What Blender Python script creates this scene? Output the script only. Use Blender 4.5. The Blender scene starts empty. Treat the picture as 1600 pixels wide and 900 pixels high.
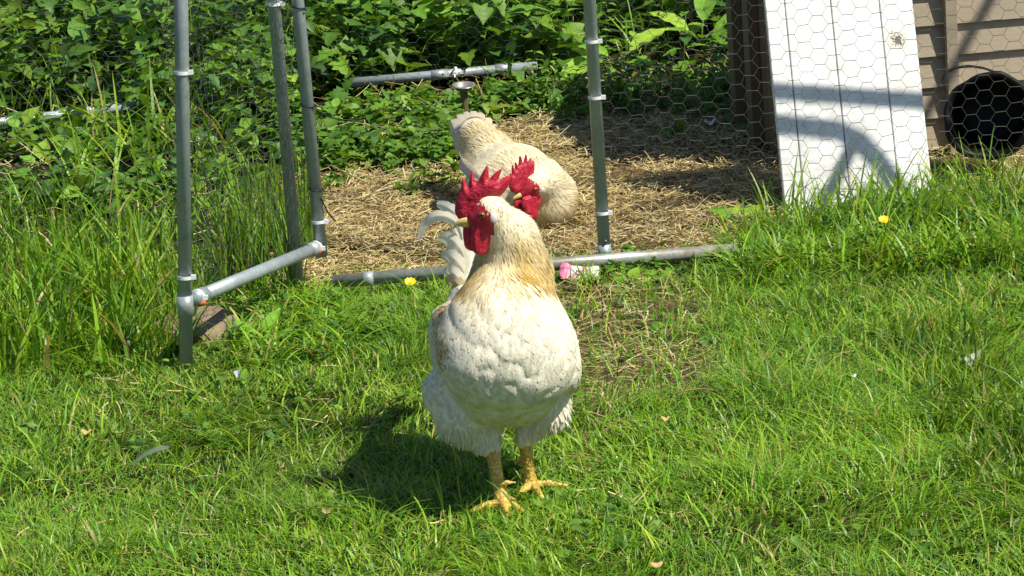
import bpy, bmesh, math, random
import numpy as np
from mathutils import Vector, Matrix

rng = np.random.default_rng(11)
random.seed(5)
scene = bpy.context.scene
COL = scene.collection
rad = math.radians

# ------------------------------------------------------------------ camera
PITCH, ROLL, FOC, CAM_H = rad(13.39), rad(4.0), 5000.0, 1.648
CAM = np.array([0.0, 0.0, CAM_H])
cp, sp, cr, sr = math.cos(PITCH), math.sin(PITCH), math.cos(ROLL), math.sin(ROLL)
FWD = np.array([0, cp, -sp]); RGT = np.array([1.0, 0, 0]); UPV = np.array([0, sp, cp])
cam_x = RGT * cr - UPV * sr
cam_y = RGT * sr + UPV * cr
cam_data = bpy.data.cameras.new('camera')
cam_data.sensor_width = 36.0
cam_data.lens = 36.0 * FOC / 1600.0
cam_data.clip_start = 0.05
cam_data.clip_end = 500
cam = bpy.data.objects.new('camera', cam_data)
m = Matrix.Identity(4)
for i in range(3):
    m[i][0], m[i][1], m[i][2], m[i][3] = cam_x[i], cam_y[i], -FWD[i], CAM[i]
cam.matrix_world = m
COL.objects.link(cam)
scene.camera = cam

# ------------------------------------------------------------------ sky, sun, exposure
SUN = np.array([0.51, -0.31, 0.81]); SUN /= np.linalg.norm(SUN)
world = bpy.data.worlds.new('World'); scene.world = world; world.use_nodes = True
wn = world.node_tree.nodes; wl = world.node_tree.links
sky = wn.new('ShaderNodeTexSky'); sky.sky_type = 'NISHITA'; sky.sun_disc = False; sky.ozone_density = 2.5; sky.dust_density = .5
sky.sun_elevation = math.asin(SUN[2]); sky.sun_rotation = math.atan2(SUN[0], SUN[1])
wl.new(sky.outputs[0], wn['Background'].inputs[0]); wn['Background'].inputs[1].default_value = 0.078
sd = bpy.data.lights.new('sun', 'SUN'); sd.energy = 5.0; sd.angle = rad(0.53); sd.color = (1.0, 0.95, 0.855)
so = bpy.data.objects.new('sun', sd); COL.objects.link(so)
so.rotation_euler = Vector(-SUN).to_track_quat('-Z', 'Y').to_euler()
vs = scene.view_settings
scene.display_settings.display_device = 'sRGB'
vs.view_transform = 'Standard'; vs.look = 'None'; vs.exposure = 0.46; vs.gamma = 1.0; vs.use_curve_mapping = False

# ------------------------------------------------------------------ picture geometry helpers
def ray(px, py):
    dx, dy = px - 800.0, py - 450.0
    d = FWD * FOC + cam_x * dx - cam_y * dy
    return d / np.linalg.norm(d)
def P(px, py, Y):
    d = ray(px, py); return CAM + d * (Y / d[1])
def G(px, py, z=0.0):
    d = ray(px, py); return CAM + d * ((z - CAM_H) / d[2])
def on_plane(px, py, o, n):
    d = ray(px, py); return CAM + d * (np.dot(o - CAM, n) / np.dot(d, n))
def nrm(v):
    v = np.asarray(v, float); return v / (np.linalg.norm(v, axis=-1, keepdims=True) + 1e-12)

# ------------------------------------------------------------------ noise
def _hash(i, j, s):
    n = (i * 374761393 + j * 668265263 + s * 974711) & 0xffffffff
    n = ((n ^ (n >> 13)) * 1274126177) & 0xffffffff
    return ((n ^ (n >> 16)) & 0xffff) / 65535.0
def vnoise(x, y, s=0):
    x = np.asarray(x, float); y = np.asarray(y, float)
    i = np.floor(x).astype(np.int64); j = np.floor(y).astype(np.int64)
    fx = x - i; fy = y - j
    fx = fx * fx * (3 - 2 * fx); fy = fy * fy * (3 - 2 * fy)
    a = _hash(i, j, s); b = _hash(i + 1, j, s); c = _hash(i, j + 1, s); d = _hash(i + 1, j + 1, s)
    return (a * (1 - fx) + b * fx) * (1 - fy) + (c * (1 - fx) + d * fx) * fy
def fbm(x, y, s=0):
    return .55 * vnoise(x, y, s) + .3 * vnoise(x * 2.1, y * 2.1, s + 1) + .15 * vnoise(x * 4.3, y * 4.3, s + 2)
def sstep(a, b, x):
    t = np.clip((x - a) / (b - a), 0, 1); return t * t * (3 - 2 * t)

# ------------------------------------------------------------------ object helpers
def tag(o, label=None, cat=None, group=None, kind=None):
    if label: o['label'] = label
    if cat: o['category'] = cat
    if group: o['group'] = group
    if kind: o['kind'] = kind
    return o
def empty(name, loc=(0, 0, 0)):
    o = bpy.data.objects.new(name, None); COL.objects.link(o); o.location = loc
    o.empty_display_size = .05
    return o
def mesh_np(name, V, quads=None, tris=None, col=None, smooth=True):
    V = np.ascontiguousarray(V, np.float32)
    me = bpy.data.meshes.new(name)
    nq = 0 if quads is None else len(quads); nt = 0 if tris is None else len(tris)
    loops = []
    if nq: loops.append(np.asarray(quads, np.int32).ravel())
    if nt: loops.append(np.asarray(tris, np.int32).ravel())
    loops = np.concatenate(loops)
    starts = np.concatenate([np.arange(nq) * 4, nq * 4 + np.arange(nt) * 3]).astype(np.int32)
    me.vertices.add(len(V)); me.vertices.foreach_set('co', V.ravel())
    me.loops.add(len(loops)); me.loops.foreach_set('vertex_index', loops)
    me.polygons.add(nq + nt); me.polygons.foreach_set('loop_start', starts)
    me.update(calc_edges=True)
    me.polygons.foreach_set('use_smooth', np.full(nq + nt, smooth, bool))
    if col is not None:
        c = np.ones((len(V), 4), np.float32); c[:, :3] = col
        at = me.attributes.new('Col', 'FLOAT_COLOR', 'POINT'); at.data.foreach_set('color', c.ravel())
    me.validate()
    return me
def obj(name, me, mat=None, parent=None):
    o = bpy.data.objects.new(name, me); COL.objects.link(o)
    if mat is not None and len(me.materials) == 0: me.materials.append(mat)
    if parent is not None:
        o.parent = parent
        o.matrix_parent_inverse = Matrix.Translation(-Vector(parent.location))
    return o
def from_bm(name, bm, smooth=False):
    me = bpy.data.meshes.new(name); bm.to_mesh(me); bm.free()
    if smooth: me.polygons.foreach_set('use_smooth', np.ones(len(me.polygons), bool))
    return me
def frame_of(d):
    d = nrm(d); a = np.array([0, 0, 1.0]) if abs(d[2]) < .9 else np.array([1.0, 0, 0])
    u = nrm(np.cross(d, a)); return u, np.cross(d, u)
def tube_mesh(name, pts, r, n=16, cap=True, wob=0.0):
    pts = np.asarray(pts, float); K = len(pts)
    r = np.broadcast_to(np.asarray(r, float), (K,))
    T = np.gradient(pts, axis=0) if K > 2 else np.repeat((pts[1] - pts[0])[None], 2, 0)
    T = nrm(T); u, v = frame_of(T[0]); V = []
    a = np.linspace(0, 2 * math.pi, n, endpoint=False)
    for k in range(K):
        u = nrm(u - T[k] * np.dot(u, T[k])); v = np.cross(T[k], u)
        rr = r[k] * (1 + wob * rng.normal(size=n))
        V.append(pts[k] + np.cos(a)[:, None] * u * rr[:, None] + np.sin(a)[:, None] * v * rr[:, None])
    V = np.concatenate(V); q = []; t = []
    for k in range(K - 1):
        for i in range(n):
            j = (i + 1) % n
            q.append((k * n + i, k * n + j, (k + 1) * n + j, (k + 1) * n + i))
    if cap:
        c0 = len(V); V = np.vstack([V, pts[0], pts[-1]])
        for i in range(n):
            j = (i + 1) % n
            t.append((c0, j, i)); t.append((c0 + 1, (K - 1) * n + i, (K - 1) * n + j))
    return mesh_np(name, V, q, t if t else None)
def box_mesh(name, c, ax, half, bevel=.003):
    """box with centre c, three axes and half sizes"""
    bm = bmesh.new(); bmesh.ops.create_cube(bm, size=2.0)
    A = [nrm(a) * h for a, h in zip(ax, half)]
    for v in bm.verts:
        p = np.asarray(c) + A[0] * v.co.x + A[1] * v.co.y + A[2] * v.co.z
        v.co = Vector(p)
    bmesh.ops.recalc_face_normals(bm, faces=bm.faces)
    if bevel: bmesh.ops.bevel(bm, geom=bm.edges[:], offset=bevel, segments=2, affect='EDGES')
    return from_bm(name, bm)

# ------------------------------------------------------------------ materials
def mat_new(name):
    mt = bpy.data.materials.new(name); mt.use_nodes = True
    nt = mt.node_tree; return mt, nt, nt.nodes, nt.links, nt.nodes['Principled BSDF']
def node(nt, typ, **kw):
    n = nt.nodes.new(typ)
    for k, v in kw.items(): setattr(n, k, v)
    return n
def noise(nt, scale, detail=4, rough=.6, coord=None, vec=None):
    n = node(nt, 'ShaderNodeTexNoise'); n.inputs['Scale'].default_value = scale
    n.inputs['Detail'].default_value = detail; n.inputs['Roughness'].default_value = rough
    if vec is not None: nt.links.new(vec, n.inputs['Vector'])
    return n
def ramp(nt, src, stops):
    r = node(nt, 'ShaderNodeValToRGB'); e = r.color_ramp.elements
    while len(e) < len(stops): e.new(.5)
    for el, (p, c) in zip(e, stops): el.position = p; el.color = (*c, 1) if len(c) == 3 else c
    nt.links.new(src, r.inputs[0]); return r
def bump(nt, h, bsdf, strength=.3, dist=.002):
    b = node(nt, 'ShaderNodeBump'); b.inputs['Strength'].default_value = strength; b.inputs['Distance'].default_value = dist
    nt.links.new(h, b.inputs['Height']); nt.links.new(b.outputs[0], bsdf.inputs['Normal']); return b
def geo_pos(nt):
    return node(nt, 'ShaderNodeNewGeometry').outputs['Position']

def leaf_mat(name, rough=.42, trans=.32, spec=.4, vein=False):
    mt, nt, N, L, b = mat_new(name)
    at = node(nt, 'ShaderNodeAttribute', attribute_name='Col')
    nz = noise(nt, 60, 3, vec=geo_pos(nt))
    rp = ramp(nt, nz.outputs[0], [(.3, (.78, .78, .78)), (.7, (1.15, 1.15, 1.15))])
    mx = node(nt, 'ShaderNodeMix', data_type='RGBA', blend_type='MULTIPLY'); mx.inputs[0].default_value = 1
    L.new(at.outputs['Color'], mx.inputs[6]); L.new(rp.outputs[0], mx.inputs[7])
    L.new(mx.outputs[2], b.inputs['Base Color'])
    b.inputs['Roughness'].default_value = rough; b.inputs['Specular IOR Level'].default_value = spec
    tr = node(nt, 'ShaderNodeBsdfTranslucent')
    hs = node(nt, 'ShaderNodeMix', data_type='RGBA', blend_type='MULTIPLY'); hs.inputs[0].default_value = 1
    L.new(mx.outputs[2], hs.inputs[6]); hs.inputs[7].default_value = (1.5, 1.35, .5, 1)
    L.new(hs.outputs[2], tr.inputs[0])
    ms = node(nt, 'ShaderNodeMixShader'); ms.inputs[0].default_value = trans
    L.new(b.outputs[0], ms.inputs[1]); L.new(tr.outputs[0], ms.inputs[2])
    L.new(ms.outputs[0], N['Material Output'].inputs[0])
    return mt
M = {}
M['grass'] = leaf_mat('grass_blades', .42, .33, .38)
M['leaf'] = leaf_mat('leaf_green', .52, .32, .3)
M['straw'] = leaf_mat('straw', .55, .12, .3)

def colmat(name, rough=.6, spec=.3, bscale=None, bstr=.3, bdist=.001, trans=0, sss=0):
    mt, nt, N, L, b = mat_new(name)
    at = node(nt, 'ShaderNodeAttribute', attribute_name='Col')
    L.new(at.outputs['Color'], b.inputs['Base Color'])
    b.inputs['Roughness'].default_value = rough; b.inputs['Specular IOR Level'].default_value = spec
    if bscale:
        nz = noise(nt, bscale, 4, vec=geo_pos(nt)); bump(nt, nz.outputs[0], b, bstr, bdist)
    if sss:
        b.inputs['Subsurface Weight'].default_value = sss; b.inputs['Subsurface Radius'].default_value = (.006, .002, .001)
        b.inputs['Subsurface Scale'].default_value = 1.0
    if trans:
        tr = node(nt, 'ShaderNodeBsdfTranslucent'); L.new(at.outputs['Color'], tr.inputs[0])
        ms = node(nt, 'ShaderNodeMixShader'); ms.inputs[0].default_value = trans
        L.new(b.outputs[0], ms.inputs[1]); L.new(tr.outputs[0], ms.inputs[2])
        L.new(ms.outputs[0], N['Material Output'].inputs[0])
    return mt
M['body'] = colmat('plumage_base', .75, .15, 220, .5, .002)
M['feather'] = colmat('feathers', .62, .22, 400, .15, .0005, trans=.30)

def comb_mat():
    mt, nt, N, L, b = mat_new('comb_skin')
    pos = geo_pos(nt)
    vo = node(nt, 'ShaderNodeTexVoronoi'); vo.inputs['Scale'].default_value = 420; L.new(pos, vo.inputs['Vector'])
    nz = noise(nt, 90, 4, vec=pos)
    rp = ramp(nt, nz.outputs[0], [(.28, (.30, .006, .020)), (.52, (.47, .016, .042)), (.66, (.56, .040, .070)), (.80, (.62, .12, .14))])
    L.new(rp.outputs[0], b.inputs['Base Color'])
    ad = node(nt, 'ShaderNodeMath', operation='ADD'); L.new(vo.outputs['Distance'], ad.inputs[0]); L.new(nz.outputs[0], ad.inputs[1])
    bump(nt, ad.outputs[0], b, .55, .0014)
    b.inputs['Roughness'].default_value = .48; b.inputs['Specular IOR Level'].default_value = .4
    b.inputs['Subsurface Weight'].default_value = .5; b.inputs['Subsurface Radius'].default_value = (.010, .0016, .0014); b.inputs['Subsurface Scale'].default_value = 1
    return mt
M['comb'] = comb_mat()
def leg_mat():
    mt, nt, N, L, b = mat_new('scaly_leg')
    pos = geo_pos(nt)
    vo = node(nt, 'ShaderNodeTexVoronoi'); vo.inputs['Scale'].default_value = 190; L.new(pos, vo.inputs['Vector'])
    nz = noise(nt, 45, 3, vec=pos)
    rp = ramp(nt, nz.outputs[0], [(.3, (.54, .37, .06)), (.6, (.68, .51, .11)), (.8, (.70, .57, .22))])
    rv = ramp(nt, vo.outputs['Distance'], [(.2, (1, 1, 1)), (.75, (.62, .5, .4))])
    mx = node(nt, 'ShaderNodeMix', data_type='RGBA', blend_type='MULTIPLY'); mx.inputs[0].default_value = 1
    L.new(rp.outputs[0], mx.inputs[6]); L.new(rv.outputs[0], mx.inputs[7]); L.new(mx.outputs[2], b.inputs['Base Color'])
    inv = node(nt, 'ShaderNodeMath', operation='MULTIPLY'); inv.inputs[1].default_value = -1
    L.new(vo.outputs['Distance'], inv.inputs[0]); bump(nt, inv.outputs[0], b, .8, .002)
    b.inputs['Roughness'].default_value = .5
    return mt
M['leg'] = leg_mat()
def simple(name, col, rough=.5, metal=0, spec=.4, var=.12, scale=40, bstr=0, bdist=.001, bscale=None):
    mt, nt, N, L, b = mat_new(name)
    nz = noise(nt, scale, 5, vec=geo_pos(nt))
    c = np.array(col); rp = ramp(nt, nz.outputs[0], [(.25, tuple(c * (1 - var))), (.75, tuple(np.minimum(c * (1 + var), 1)))])
    L.new(rp.outputs[0], b.inputs['Base Color'])
    b.inputs['Roughness'].default_value = rough; b.inputs['Metallic'].default_value = metal; b.inputs['Specular IOR Level'].default_value = spec
    if bstr:
        n2 = noise(nt, bscale or scale, 5, vec=geo_pos(nt)); bump(nt, n2.outputs[0], b, bstr, bdist)
    return mt
M['beak'] = simple('beak_horn', (.62, .47, .16), .38, var=.15, scale=120)
M['eye'] = simple('eye_orange', (.26, .075, .015), .15, var=.3, scale=600)
M['pupil'] = simple('eye_pupil', (.01, .01, .01), .08)
M['ear'] = simple('earlobe', (.72, .62, .60), .5, var=.1, scale=300, bstr=.3, bscale=600)
def tube_mat(nm='galvanised_tube', tint=(1, 1, 1), dirt=.64):
    mt, nt, N, L, b = mat_new(nm)
    pos = geo_pos(nt)
    n1 = noise(nt, 18, 6, .7, vec=pos); n2 = noise(nt, 160, 4, .7, vec=pos)
    r1 = ramp(nt, n1.outputs[0], [(.25, (.27, .32, .325)), (.55, (.37, .425, .43)), (.8, (.46, .50, .49))])
    r2 = ramp(nt, n2.outputs[0], [(.3, (.85, .85, .85)), (.7, (1.08, 1.08, 1.08))])
    mx = node(nt, 'ShaderNodeMix', data_type='RGBA', blend_type='MULTIPLY'); mx.inputs[0].default_value = 1
    L.new(r1.outputs[0], mx.inputs[6]); L.new(r2.outputs[0], mx.inputs[7])
    n3 = noise(nt, 11, 7, .75, vec=pos); r3 = ramp(nt, n3.outputs[0], [(dirt - .06, (0, 0, 0)), (dirt + .10, (.75,) * 3)])
    m2 = node(nt, 'ShaderNodeMix', data_type='RGBA'); L.new(r3.outputs[0], m2.inputs[0]); m2.inputs[7].default_value = (.19, .14, .09, 1)
    m1 = node(nt, 'ShaderNodeMix', data_type='RGBA', blend_type='MULTIPLY'); m1.inputs[0].default_value = 1; m1.inputs[7].default_value = (*tint, 1)
    L.new(mx.outputs[2], m1.inputs[6]); L.new(m1.outputs[2], m2.inputs[6]); L.new(m2.outputs[2], b.inputs['Base Color'])
    b.inputs['Metallic'].default_value = .35
    rr = ramp(nt, n2.outputs[0], [(.3, (.36,) * 3), (.7, (.52,) * 3)]); L.new(rr.outputs[0], b.inputs['Roughness'])
    bump(nt, n2.outputs[0], b, .12, .0006)
    return mt
M['tube'] = tube_mat()
M['tube_old'] = tube_mat('weathered_tube', (1.0, .93, .83), .50)
M['wire'] = simple('galvanised_wire', (.13, .13, .125), .5, .35, var=.3, scale=200)
M['dark_wire'] = simple('weathered_wire', (.045, .055, .045), .5, .3, var=.3, scale=200)
M['old_wire'] = simple('dull_wire', (.20, .20, .19), .5, .5, var=.3, scale=200)
M['tie'] = simple('white_cable_tie', (.72, .73, .72), .4, var=.05)
M['cord'] = simple('black_cord', (.012, .012, .012), .5)
M['rust'] = simple('rusty_bolt', (.42, .10, .03), .7, var=.4, scale=250)
M['rubber'] = simple('black_rubber', (.006, .006, .007), .5, var=.4, scale=25, spec=.2, bstr=.2, bscale=60)
M['dish'] = simple('dull_metal', (.42, .40, .33), .35, .7, var=.25, scale=50)
def wood_paint(name, base, dirt):
    mt, nt, N, L, b = mat_new(name)
    pos = geo_pos(nt)
    mp = node(nt, 'ShaderNodeMapping'); mp.inputs['Scale'].default_value = (1, 1, 6); L.new(pos, mp.inputs[0])
    n1 = noise(nt, 30, 6, .7, vec=mp.outputs[0]); n2 = noise(nt, 7, 5, .65, vec=pos)
    r1 = ramp(nt, n1.outputs[0], [(.25, tuple(np.array(base) * .82)), (.75, tuple(np.array(base) * 1.12))])
    r2 = ramp(nt, n2.outputs[0], [(.42, (0, 0, 0)), (.72, (.55,) * 3)])
    mx = node(nt, 'ShaderNodeMix', data_type='RGBA'); L.new(r2.outputs[0], mx.inputs[0])
    L.new(r1.outputs[0], mx.inputs[6]); mx.inputs[7].default_value = (*dirt, 1)
    L.new(mx.outputs[2], b.inputs['Base Color']); b.inputs['Roughness'].default_value = .62
    bump(nt, n1.outputs[0], b, .35, .0012)
    return mt
M['coop'] = wood_paint('taupe_painted_wood', (.385, .32, .22), (.27, .215, .145))
M['coop_dark'] = wood_paint('dark_brown_wood', (.135, .095, .05), (.07, .055, .035))  # darker brown wood, on the coop's left side and back
M['roof'] = simple('roof_felt', (.09, .10, .08), .85, var=.3, scale=90, bstr=.4)
def board_mat():
    mt, nt, N, L, b = mat_new('white_painted_board')
    pos = geo_pos(nt)
    n1 = noise(nt, 26, 6, .7, vec=pos); n2 = noise(nt, 240, 3, .6, vec=pos)
    r1 = ramp(nt, n1.outputs[0], [(.3, (.54, .54, .50)), (.55, (.68, .68, .66))])
    r2 = ramp(nt, n2.outputs[0], [(.30, (.55, .53, .45)), (.40, (1, 1, 1))])
    mx = node(nt, 'ShaderNodeMix', data_type='RGBA', blend_type='MULTIPLY'); mx.inputs[0].default_value = .8
    L.new(r1.outputs[0], mx.inputs[6]); L.new(r2.outputs[0], mx.inputs[7])
    # the dark flaked patch near the top edge of the board
    cen = STAIN
    vm = node(nt, 'ShaderNodeVectorMath', operation='DISTANCE'); L.new(pos, vm.inputs[0]); vm.inputs[1].default_value = tuple(cen)
    n3 = noise(nt, 120, 5, .75, vec=pos)
    ma = node(nt, 'ShaderNodeMath', operation='MULTIPLY_ADD'); L.new(n3.outputs[0], ma.inputs[0]); ma.inputs[1].default_value = .13
    L.new(vm.outputs['Value'], ma.inputs[2])
    r4 = ramp(nt, ma.outputs[0], [(.075, (.5, .5, .5)), (.125, (0, 0, 0))])
    m2 = node(nt, 'ShaderNodeMix', data_type='RGBA'); L.new(r4.outputs[0], m2.inputs[0]); L.new(mx.outputs[2], m2.inputs[6]); m2.inputs[7].default_value = (.62, .52, .32, 1)
    n4 = noise(nt, 210, 4, .8, vec=pos)
    ms_ = node(nt, 'ShaderNodeMath', operation='MULTIPLY_ADD'); L.new(n4.outputs[0], ms_.inputs[0]); ms_.inputs[1].default_value = .11; L.new(vm.outputs['Value'], ms_.inputs[2])
    r3 = ramp(nt, ms_.outputs[0], [(.066, (1, 1, 1)), (.072, (0, 0, 0))])
    m3 = node(nt, 'ShaderNodeMix', data_type='RGBA'); L.new(r3.outputs[0], m3.inputs[0]); L.new(m2.outputs[2], m3.inputs[6]); m3.inputs[7].default_value = (.035, .028, .02, 1)
    n5 = noise(nt, 9, 6, .72, vec=pos); r5 = ramp(nt, n5.outputs[0], [(.46, (0, 0, 0)), (.72, (.6,) * 3)])
    m4 = node(nt, 'ShaderNodeMix', data_type='RGBA'); L.new(r5.outputs[0], m4.inputs[0]); L.new(m3.outputs[2], m4.inputs[6]); m4.inputs[7].default_value = (.40, .38, .30, 1); m3 = m4
    L.new(m3.outputs[2], b.inputs['Base Color']); b.inputs['Roughness'].default_value = .5
    bump(nt, n2.outputs[0], b, .1, .0006)
    return mt
def ground_mat():
    mt, nt, N, L, b = mat_new('soil')
    pos = geo_pos(nt)
    at = node(nt, 'ShaderNodeAttribute', attribute_name='Col')
    n1 = noise(nt, 22, 8, .72, vec=pos); n2 = noise(nt, 150, 5, .7, vec=pos)
    r1 = ramp(nt, n1.outputs[0], [(.3, (.6, .6, .6)), (.7, (1.35, 1.3, 1.2))])
    mx = node(nt, 'ShaderNodeMix', data_type='RGBA', blend_type='MULTIPLY'); mx.inputs[0].default_value = 1
    L.new(at.outputs['Color'], mx.inputs[6]); L.new(r1.outputs[0], mx.inputs[7])
    L.new(mx.outputs[2], b.inputs['Base Color']); b.inputs['Roughness'].default_value = .95; b.inputs['Specular IOR Level'].default_value = .1
    ad = node(nt, 'ShaderNodeMath', operation='ADD'); L.new(n1.outputs[0], ad.inputs[0]); L.new(n2.outputs[0], ad.inputs[1])
    bump(nt, ad.outputs[0], b, .8, .02)
    return mt
M['soil'] = ground_mat()
def rock_mat():
    mt, nt, N, L, b = mat_new('sandstone')
    pos = geo_pos(nt)
    n1 = noise(nt, 24, 7, .7, vec=pos); n2 = noise(nt, 130, 5, .7, vec=pos)
    r1 = ramp(nt, n1.outputs[0], [(.3, (.15, .10, .065)), (.55, (.25, .18, .115)), (.75, (.20, .165, .125))])
    L.new(r1.outputs[0], b.inputs['Base Color']); b.inputs['Roughness'].default_value = .9
    bump(nt, n2.outputs[0], b, .5, .004)
    return mt
M['rock'] = rock_mat()
M['petal'] = simple('yellow_petal', (.85, .62, .02), .35, var=.08, scale=200)
M['white_petal'] = simple('white_petal', (.78, .76, .74), .5, var=.06, scale=200)
M['stem'] = simple('green_stem', (.10, .17, .03), .5, var=.2, scale=80)
M['twig'] = simple('dry_twig', (.24, .14, .07), .8, var=.3, scale=120, bstr=.4)

# ------------------------------------------------------------------ ground zones
FRONT_Y = 7.07
def ground_h(x, y):
    h = .016 * (fbm(x * 3.1 + 9, y * 3.1, 3) - .5) + .010 * (fbm(x * 9, y * 9, 5) - .5)
    h = h + .22 * np.maximum(y - 9.75, 0) ** 1.1 * (y < 16) + np.where(y >= 16, .22 * 6.25 ** 1.1, 0)
    return h
def worn(x, y):
    d = np.sqrt(((x - .22 - .03 * (y - 6.3)) / .19) ** 2 + ((y - 6.40) / .66) ** 2) + 1.3 * (fbm(x * 8, y * 6, 21) - .5)
    return 1 - sstep(.75, 1.15, d)
def inpen(x, y):
    """1 on the straw floor of the run"""
    e = .16 * (fbm(x * 4, y * 4, 31) - .5)
    left = sstep(-.72, -.52, x + e + .12 * np.maximum(y - 7.3, 0) * -1 + .06)
    back = 1 - sstep(8.75, 9.05, y + e * 2.0 - .25 * np.clip(x, 0, .6))
    return sstep(FRONT_Y - .06, FRONT_Y + .05, y + e * .5) * left * back
def soil_col(x, y):
    pen = inpen(x, y)[:, None]; w = worn(x, y)[:, None]; back = sstep(8.8, 9.2, y)[:, None]
    c = np.array([.036, .040, .015]) * (1 - w) + np.array([.150, .105, .058]) * w
    c = c * (1 - pen) + np.array([.20, .14, .065]) * pen
    return c * (1 - back) + np.array([.040, .032, .018]) * back
def make_ground():
    def axis(lo, hi, a, b, fine, coarse):
        return np.concatenate([-np.geomspace(-lo, -(a - coarse) if a < 0 else 1, 14)[:] if False else np.linspace(lo, a, 16)[:-1], np.arange(a, b, fine), np.linspace(b, hi, 16)])
    xs = axis(-60, 60, -2.2, 2.2, .03, 1); ys = axis(-40, 90, 4.2, 11.6, .03, 1)
    X, Y = np.meshgrid(xs, ys, indexing='ij'); x = X.ravel(); y = Y.ravel()
    V = np.stack([x, y, ground_h(x, y)], 1)
    nx, ny = X.shape; i, j = np.meshgrid(np.arange(nx - 1), np.arange(ny - 1), indexing='ij')
    a = (i * ny + j).ravel(); q = np.stack([a, a + ny, a + ny + 1, a + 1], 1)
    o = obj('ground', mesh_np('ground', V, q, col=soil_col(x, y)), M['soil'])
    tag(o, 'bare brown soil of the yard under grass and straw', None, kind='structure')
make_ground()

# ------------------------------------------------------------------ surface nets
def surface_nets(f, org, h):
    s = f < 0
    nx, ny, nz = f.shape
    corners = [(a, b, c) for a in (0, 1) for b in (0, 1) for c in (0, 1)]
    cnt = sum(s[a:nx - 1 + a, b:ny - 1 + b, c:nz - 1 + c].astype(np.int8) for a, b, c in corners)
    act = (cnt > 0) & (cnt < 8)
    idx = np.argwhere(act); vid = np.full(act.shape, -1, np.int64); vid[act] = np.arange(len(idx))
    acc = np.zeros((len(idx), 3)); num = np.zeros(len(idx))
    for a in corners:
        for ax in range(3):
            if a[ax]: continue
            b = list(a); b[ax] = 1
            fa = f[idx[:, 0] + a[0], idx[:, 1] + a[1], idx[:, 2] + a[2]]; fb = f[idx[:, 0] + b[0], idx[:, 1] + b[1], idx[:, 2] + b[2]]
            cr_ = (fa < 0) != (fb < 0); t = np.where(cr_, fa / np.where(cr_, fa - fb, 1), 0)
            p = np.tile(np.array(a, float), (len(idx), 1)); p[:, ax] += t
            acc += p * cr_[:, None]; num += cr_
    V = org + (idx + acc / num[:, None]) * h
    Q = []
    for ax in range(3):
        u, v = (ax + 1) % 3, (ax + 2) % 3
        sl0 = [slice(None)] * 3; sl1 = [slice(None)] * 3; sl0[ax] = slice(0, -1); sl1[ax] = slice(1, None)
        e = np.argwhere(s[tuple(sl0)] != s[tuple(sl1)])
        e = e[(e[:, u] > 0) & (e[:, v] > 0) & (e[:, u] < f.shape[u] - 1) & (e[:, v] < f.shape[v] - 1)]
        def c(du, dv):
            k = e.copy(); k[:, u] -= du; k[:, v] -= dv; return vid[k[:, 0], k[:, 1], k[:, 2]]
        q = np.stack([c(1, 1), c(0, 1), c(0, 0), c(1, 0)], 1)
        flip = ~s[e[:, 0], e[:, 1], e[:, 2]]
        q[flip] = q[flip][:, ::-1]
        Q.append(q)
    return V, np.concatenate(Q)
def sdf_prim(p, pr):
    if pr[0] == 'c':
        a, b, ra, rb = pr[1:5]; ab = b - a
        t = np.clip(((p - a) @ ab) / max(ab @ ab, 1e-9), 0, 1)
        return np.linalg.norm(p - a - t[:, None] * ab, axis=1) - (ra + t * (rb - ra))
    c, R, r = pr[1:4]; q = (p - c) @ R.T if R is not None else p - c
    k0 = np.linalg.norm(q / r, axis=1); k1 = np.linalg.norm(q / (r * r), axis=1)
    return k0 * (k0 - 1) / np.maximum(k1, 1e-9)
def smin(a, b, k):
    h = np.clip(.5 + .5 * (b - a) / k, 0, 1); return b * (1 - h) + a * h - k * h * (1 - h)
def body_sdf(p, prims):
    d = None
    for pr, k in prims:
        e = sdf_prim(p, pr); d = e if d is None else smin(d, e, k)
    return d
def grid_mesh(fn, lo, hi, h):
    n = np.ceil((hi - lo) / h).astype(int) + 1
    ax = [lo[i] + np.arange(n[i]) * h for i in range(3)]
    f = np.empty(n, np.float32)
    for i in range(n[0]):
        Y, Z = np.meshgrid(ax[1], ax[2], indexing='ij')
        p = np.stack([np.full(Y.size, ax[0][i]), Y.ravel(), Z.ravel()], 1)
        f[i] = fn(p).reshape(Y.shape)
    return surface_nets(f, lo, h)

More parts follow.
